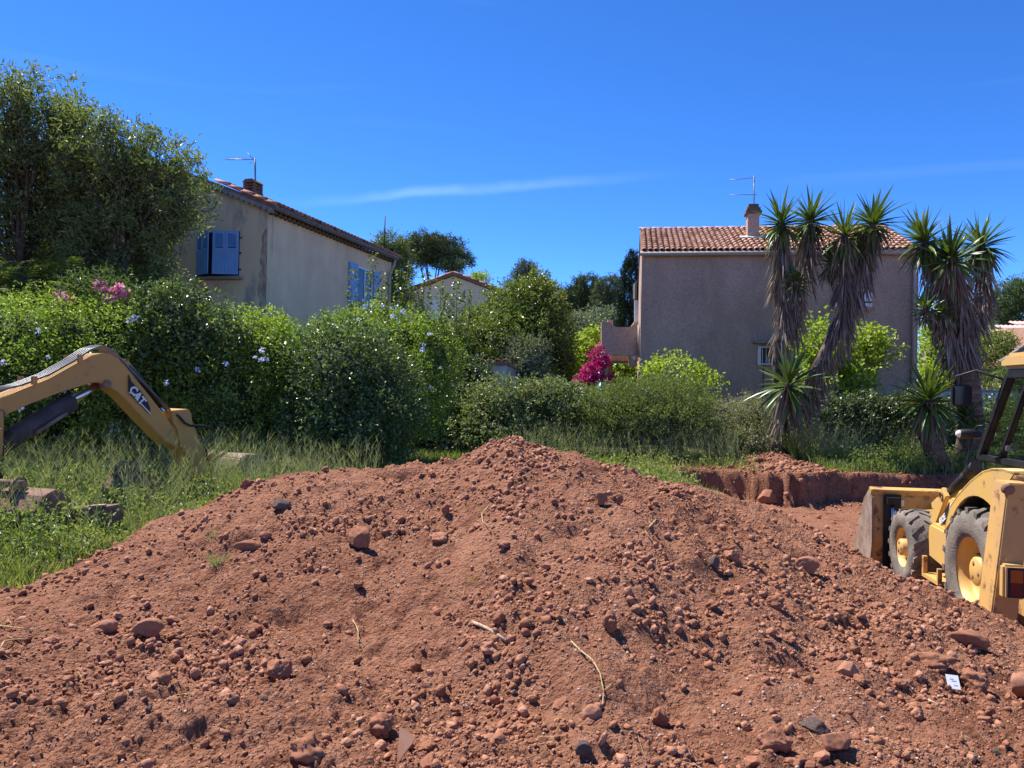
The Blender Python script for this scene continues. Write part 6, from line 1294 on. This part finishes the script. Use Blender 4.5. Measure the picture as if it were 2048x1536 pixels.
for sx in (1, -1):
    lq = mY(2026, 1163, SY-.06); b = MB(); x = lq[0]*sx; b.box(x-.10, x+.10, SY-.10, SY-.002, lq[2]-.16, lq[2]+.16); hb_ = b.build('lamp_housing', M_yel, BK, .02)
    b = MB(); b.box(x-.065, x+.085, SY-.1055, SY-.0995, lq[2]-.145, lq[2]+.135); z = b.build('lamp_bezel', M_rub, BK, .002); z.parent = hb_
    b = MB(); b.box(x-.045, x+.065, SY-.112, SY-.102, lq[2]-.005, lq[2]+.115); z = b.build('indicator_lens', M_amber, BK, .004); z.parent = hb_; b = MB(); b.box(x-.045, x+.065, SY-.112, SY-.102, lq[2]-.125, lq[2]-.008); z = b.build('tail_lens', M_red, BK, .004); z.parent = hb_
b = MB(); b.prism([(-.12, -1.05, .55), (-.12, -1.45, .6), (-.12, -1.75, 2.5), (-.12, -1.55, 2.9), (-.12, -1.3, 2.6), (-.12, -1.05, 1.1)], (.24, 0, 0)); b.build('backhoe_boom', M_yel, BK, .02)
b = MB(); b.prism([(-.11, -1.60, 2.85), (-.11, -1.85, 2.85), (-.11, -2.1, 1.2), (-.11, -1.95, 1.15)], (.22, 0, 0)); b.build('backhoe_stick', M_yel, BK, .02)
b = MB(); b.prism([(-.3, -2.0, 1.2), (-.3, -2.45, 1.15), (-.3, -2.6, .75), (-.3, -2.35, .5), (-.3, -1.95, .6), (-.3, -2.25, .8)], (.6, 0, 0)); b.build('backhoe_bucket', M_rust, BK, .01)

# ---------------------------------------------------------------- excavator: boom plane traced through the near side face
XF = P(0, 828, 8.6); XT = P(368, 885, 10.5); xd = unit((XT-XF)*np.array([1, 1, 0])); xn = np.array([-xd[1], xd[0], 0])    # xn points away from the camera
EO = np.array([XF[0], XF[1], 0.0]); EO[2] = gz(EO[0]-1.2, EO[1]); EX = thing('excavator', 'faded yellow excavator whose boom reaches in from the left edge', 'excavator', EO)
def xp(px, py, k=0.0):
    r = ray(px, py); o = XF+xn*k; d = ((o-EYE)@xn)/(r@xn); return EYE+d*r
BW = .32
def plate(name, mt, pxs, k=0., w=BW, bevel=.008, parent=None):
    b = HB(); b.prism([xp(*q, 0)+xn*k for q in pxs], xn*w); return b.put(name, mt, EX, bevel, parent)
boom = plate('boom', M_boom, [(-12, 800), (30, 785), (100, 757), (150, 729), (185, 710), (205, 706), (222, 709), (240, 720), (256, 738), (300, 792), (345, 850), (372, 872), (378, 892), (360, 898), (330, 882), (280, 830), (248, 795), (232, 782), (215, 772), (200, 765), (185, 765), (120, 785), (60, 808), (20, 826), (5, 838), (-14, 836)])
b = HB(); c = xp(213, 768, 0); 
for q in ((213, 768), (0, 828), (370, 882)): b.tube([xp(*q)-xn*.03, xp(*q)+xn*(BW+.03)], .05, 14)
b.put('pin', M_rust, EX)['kind'] = 'stuff'
# decal with letters
dcl = plate('decal', M_decal, [(255.5, 749), (262, 764), (280, 783), (291, 798), (298, 815), (299, 829), (277, 807), (256, 786)], -.024, .012, 0, boom)
q = xp(272.5, 791)-xn*.028; tx = unit(xp(285, 812)-xp(262, 783)); tz = -xn; ty_ = np.cross(tz, tx)
me_ = text_mesh('CAT', .135, .04); o = link('lettering', me_, M_letter, dcl); o.matrix_local = Matrix(((tx[0], ty_[0], tz[0], q[0]-EO[0]), (tx[1], ty_[1], tz[1], q[1]-EO[1]), (tx[2], ty_[2], tz[2], q[2]-EO[2]), (0, 0, 0, 1)))
b = HB(); b.prism([xp(*s_)-xn*.034 for s_ in ((266.5, 796), (271, 792), (272.5, 801))], xn*.003); b.put('emblem', M_letter, EX, 0, dcl)
b = HB(); b.prism([xp(*s_)-xn*.028 for s_ in ((255, 783), (259, 786), (259, 788), (255, 785))], xn*.003); b.prism([xp(*s_)-xn*.028 for s_ in ((278, 804), (299, 826), (299, 829), (278, 807))], xn*.003); b.put('decal_line', M_letter, EX, 0, dcl)['kind'] = 'stuff'
# hydraulic lines along the top
b = HB()
for i in range(5):
    k = .03+.062*i; up_ = np.array([0, 0, .045])
    b.tube([xp(-10, 797)+xn*k+up_*1.6, xp(45, 778)+xn*k+up_, xp(100, 757)+xn*k+up_, xp(150, 729)+xn*k+up_, xp(182, 711)+xn*k+up_*1.5, xp(205, 706)+xn*k+up_*2, xp(228, 711)+xn*k+up_*1.4, xp(255, 737)+xn*k+up_, xp(345, 834)+xn*k+up_*1.6], .014, 6)
b.put('hydraulic_line', mat('hydraulic_line', (.10, .10, .11), .35, (.16, .15, .15), 5, spec=.6), EX)['kind'] = 'stuff'
for q in ((68, 768), (160, 724)):
    b = HB(); 
    for k in (.0, BW): b.obox(xp(*q)+xn*k+np.array([0, 0, .04]), xd*.03, xn*.02, (0, 0, .05))
    b.put('hose_clamp', M_boom, EX, .006)['kind'] = 'stuff'
b = HB(); b.tube([xp(300, 790)+xn*.10+np.array([0, 0, .05]), xp(345, 838)+xn*.10+np.array([0, 0, .05])], .0, 4) if False else None
# stick cylinder on top of the boom with brackets
plate('bracket', M_rustp, [(240, 716), (262, 718), (264, 728), (258, 740), (250, 732)], .04, .19)
b = HB(); b.tube([xp(259, 725)+xn*.13, xp(330, 812)+xn*.13], .055, 12); b.put('stick_cylinder', M_rub, EX); b = HB(); b.tube([xp(330, 812)+xn*.13, xp(352, 836)+xn*.13], .03, 10); b.put('stick_rod', M_chrome, EX)
# boom cylinder below
b = HB(); b.tube([xp(-10, 905)+xn*.13, xp(155, 803)+xn*.13], .115, 16); cyl = b.put('boom_cylinder', mat('grimy_cylinder', (.075, .055, .045), .8, (.12, .09, .075), 5, 7), EX); b = HB(); b.tube([xp(148, 807)+xn*.13, xp(208, 770)+xn*.13], .048, 14); b.put('boom_rod', M_chrome, EX, 0, cyl)
b = HB(); b.tube([xp(70, 866)-xn*.02, xp(132, 826)-xn*.02], .022, 8); b.put('feed_pipe', M_steel, EX, 0, cyl)
# stick, bucket cylinder, linkage, hose loop, bucket
plate('stick', M_boom, [(340, 821), (374, 818), (380, 826), (382, 842), (400, 890), (425, 950), (418, 968), (405, 960), (380, 925), (358, 890), (352, 860), (343, 845)], -.035, BW+.07)
b = HB(); b.tube([xp(384, 850)+xn*.13, xp(412, 898)+xn*.13], .05, 12); b.tube([xp(412, 898)+xn*.13, xp(425, 925)+xn*.13], .028, 8); b.put('bucket_cylinder', M_rub, EX)
b = HB(); b.tube([xp(425, 925)+xn*.02, xp(450, 905)+xn*.02], .035, 8); b.tube([xp(425, 925)+xn*.24, xp(450, 905)+xn*.24], .035, 8); b.tube([xp(420, 955)+xn*.13, xp(470, 940)+xn*.13], .05, 8); b.put('linkage', M_rust, EX)['kind'] = 'stuff'
b = HB(); b.tube([xp(350, 828)-xn*.05, xp(362, 845)-xn*.08, xp(372, 851)-xn*.10, xp(395, 851)-xn*.12, xp(412, 855)-xn*.12, xp(421, 870)-xn*.12, xp(417, 884)-xn*.10, xp(407, 900)-xn*.06, xp(410, 915)-xn*.04], .016, 8); b.put('hose', M_rub, EX)
def bucket_prof(): return [(466, 932), (472, 916), (486, 908), (512, 908), (524, 918), (532, 945), (532, 968), (515, 980), (490, 985), (470, 978)]
b = HB(); bp_ = bucket_prof(); b.prism([xp(*q)-xn*.10 for q in bp_], xn*.50); b.put('bucket', M_steel, EX, .02)
# machine body beyond the left edge: swing bracket, tracks, house, cab
plate('swing_bracket', M_boom, [(-22, 820), (3, 822), (5, 842), (3, 905), (-4, 918), (-25, 918)], -.04, BW+.08)
def el(a, k, z): return EO+xd*a+xn*(k+BW/2)+np.array([0, 0, z])
def ebox(name, mt, a0, a1, k0, k1, z0, z1, bev=.02, parent=None):
    b = HB(); vs = [el(a, k, z) for z in (z0, z1) for a, k in ((a0, k0), (a1, k0), (a1, k1), (a0, k1))]; b.add(vs, [(3, 2, 1, 0), (4, 5, 6, 7), (0, 1, 5, 4), (1, 2, 6, 5), (2, 3, 7, 6), (3, 0, 4, 7)]); return b.put(name, mt, EX, bev, parent)
ebox('undercarriage', M_rust, -2.4, -.5, -.35, .35, .30, .62)
for k in (-1.0, .6):
    b = HB(); pr = []
    for c, s_ in ((-2.5, 1), (-.55, -1)):
        for a in np.linspace(math.pi/2, 3*math.pi/2, 9) if s_ > 0 else np.linspace(-math.pi/2, math.pi/2, 9): pr.append(el(c+.31*math.cos(a), k, .31+.31*math.sin(a)))
    b.prism(pr, xn*.40); b.put('track', M_rub, EX, .015)
ebox('upper_frame', M_boom, -2.9, -.25, -.85, .85, .66, 1.0, .04); ebox('engine_hood', M_boom, -3.0, -1.6, -.85, .85, 1.0, 1.75, .08)
ebox('cab', M_rub, -1.6, -.45, -.02, .85, 1.0, 2.4, .05); ebox('cab_roof', M_boom, -1.65, -.4, -.05, .88, 2.405, 2.48, .02); ebox('window', M_glass, -1.5, -.55, -.028, -.022, 1.45, 2.3, 0); ebox('neck', M_boom, -.30, .0, -.12, .12, .66, 1.0, .02)

# ---------------------------------------------------------------- spare buckets and timber lying in the grass
def loose_bucket(label, px, py, d, w, h, dep, rz, mt):
    q = P(px, py, d); q[2] = gz(q[0], q[1]); t = thing('digging_bucket', label, 'bucket', q-np.array([0, 0, .03]), rz)
    prof = [(0, .02), (dep*.55, 0), (dep*.95, h*.22), (dep, h*.55), (dep*.80, h*.88), (dep*.5, h)]; inn = [(a*.93+.02, c*.93+.02) for a, c in prof]
    b = MB(); b.prism([(-w/2, a, c) for a, c in prof]+[(-w/2, a, c) for a, c in inn[::-1]], (w, 0, 0)); b.build('shell', mt, t)
    for x in (-w/2-.012, w/2-.012):
        b = MB(); b.prism([(x, a, c) for a, c in prof]+[(x, dep*.12, h*.72)], (.026, 0, 0)); b.build('side_plate', mt, t, .004)
    for x in (-w*.18, w*.18):
        b = MB(); b.prism([(x-.015, dep*.5, h*.9), (x-.015, dep*.9, h*.8), (x-.015, dep*.86, h*1.15), (x-.015, dep*.72, h*1.28), (x-.015, dep*.5, h*1.2)], (.03, 0, 0)); b.build('ear', mt, t, .006)
    b = MB(); b.tube([(-w*.26, dep*.72, h*1.12), (w*.26, dep*.72, h*1.12)], .035, 10); b.build('pin', mt, t)
    for i in range(4):
        x = -w/2+w*(i+.5)/4; b = MB(); b.prism([(x-.035, .03, .0), (x+.035, .03, .0), (x+.02, -.12, .01), (x-.02, -.12, .01)], (0, 0, .04)); b.build('tooth', M_steel, t)
loose_bucket('rusty digging bucket with mounting ears half hidden in the grass under the boom', 306, 985, 9.6, .48, .44, .52, 2.6, M_rust)
loose_bucket('wide rusty ditching bucket lying in the grass at the left edge', 60, 1060, 8.0, 1.1, .42, .5, 2.9, M_rust)
lb_ = P(170, 1060, 7.9); lb_[2] = gz(lb_[0], lb_[1]); t = thing('squared_timber', 'dark squared timber with pale sawn end beside the wide bucket', 'timber', lb_)
b = HB(); b.prism([P(95, 1020, 8.1), P(208, 1014, 7.7), P(203, 1058, 7.7), P(95, 1064, 8.1)], (.08, .28, 0)); b.put('beam', mat('old_timber', (.13, .095, .075), .95, (.22, .165, .13), 5, 7, .6, 25, stretch=(.4, 2, 2)), t, .012)
b = HB(); b.prism([P(178, 1015.5, 7.78), P(208, 1013.5, 7.68), P(213, 1011.5, 7.86), P(188, 1012.5, 7.96)], (0, 0, .02)); b.put('sawn_face', M_wood, t)
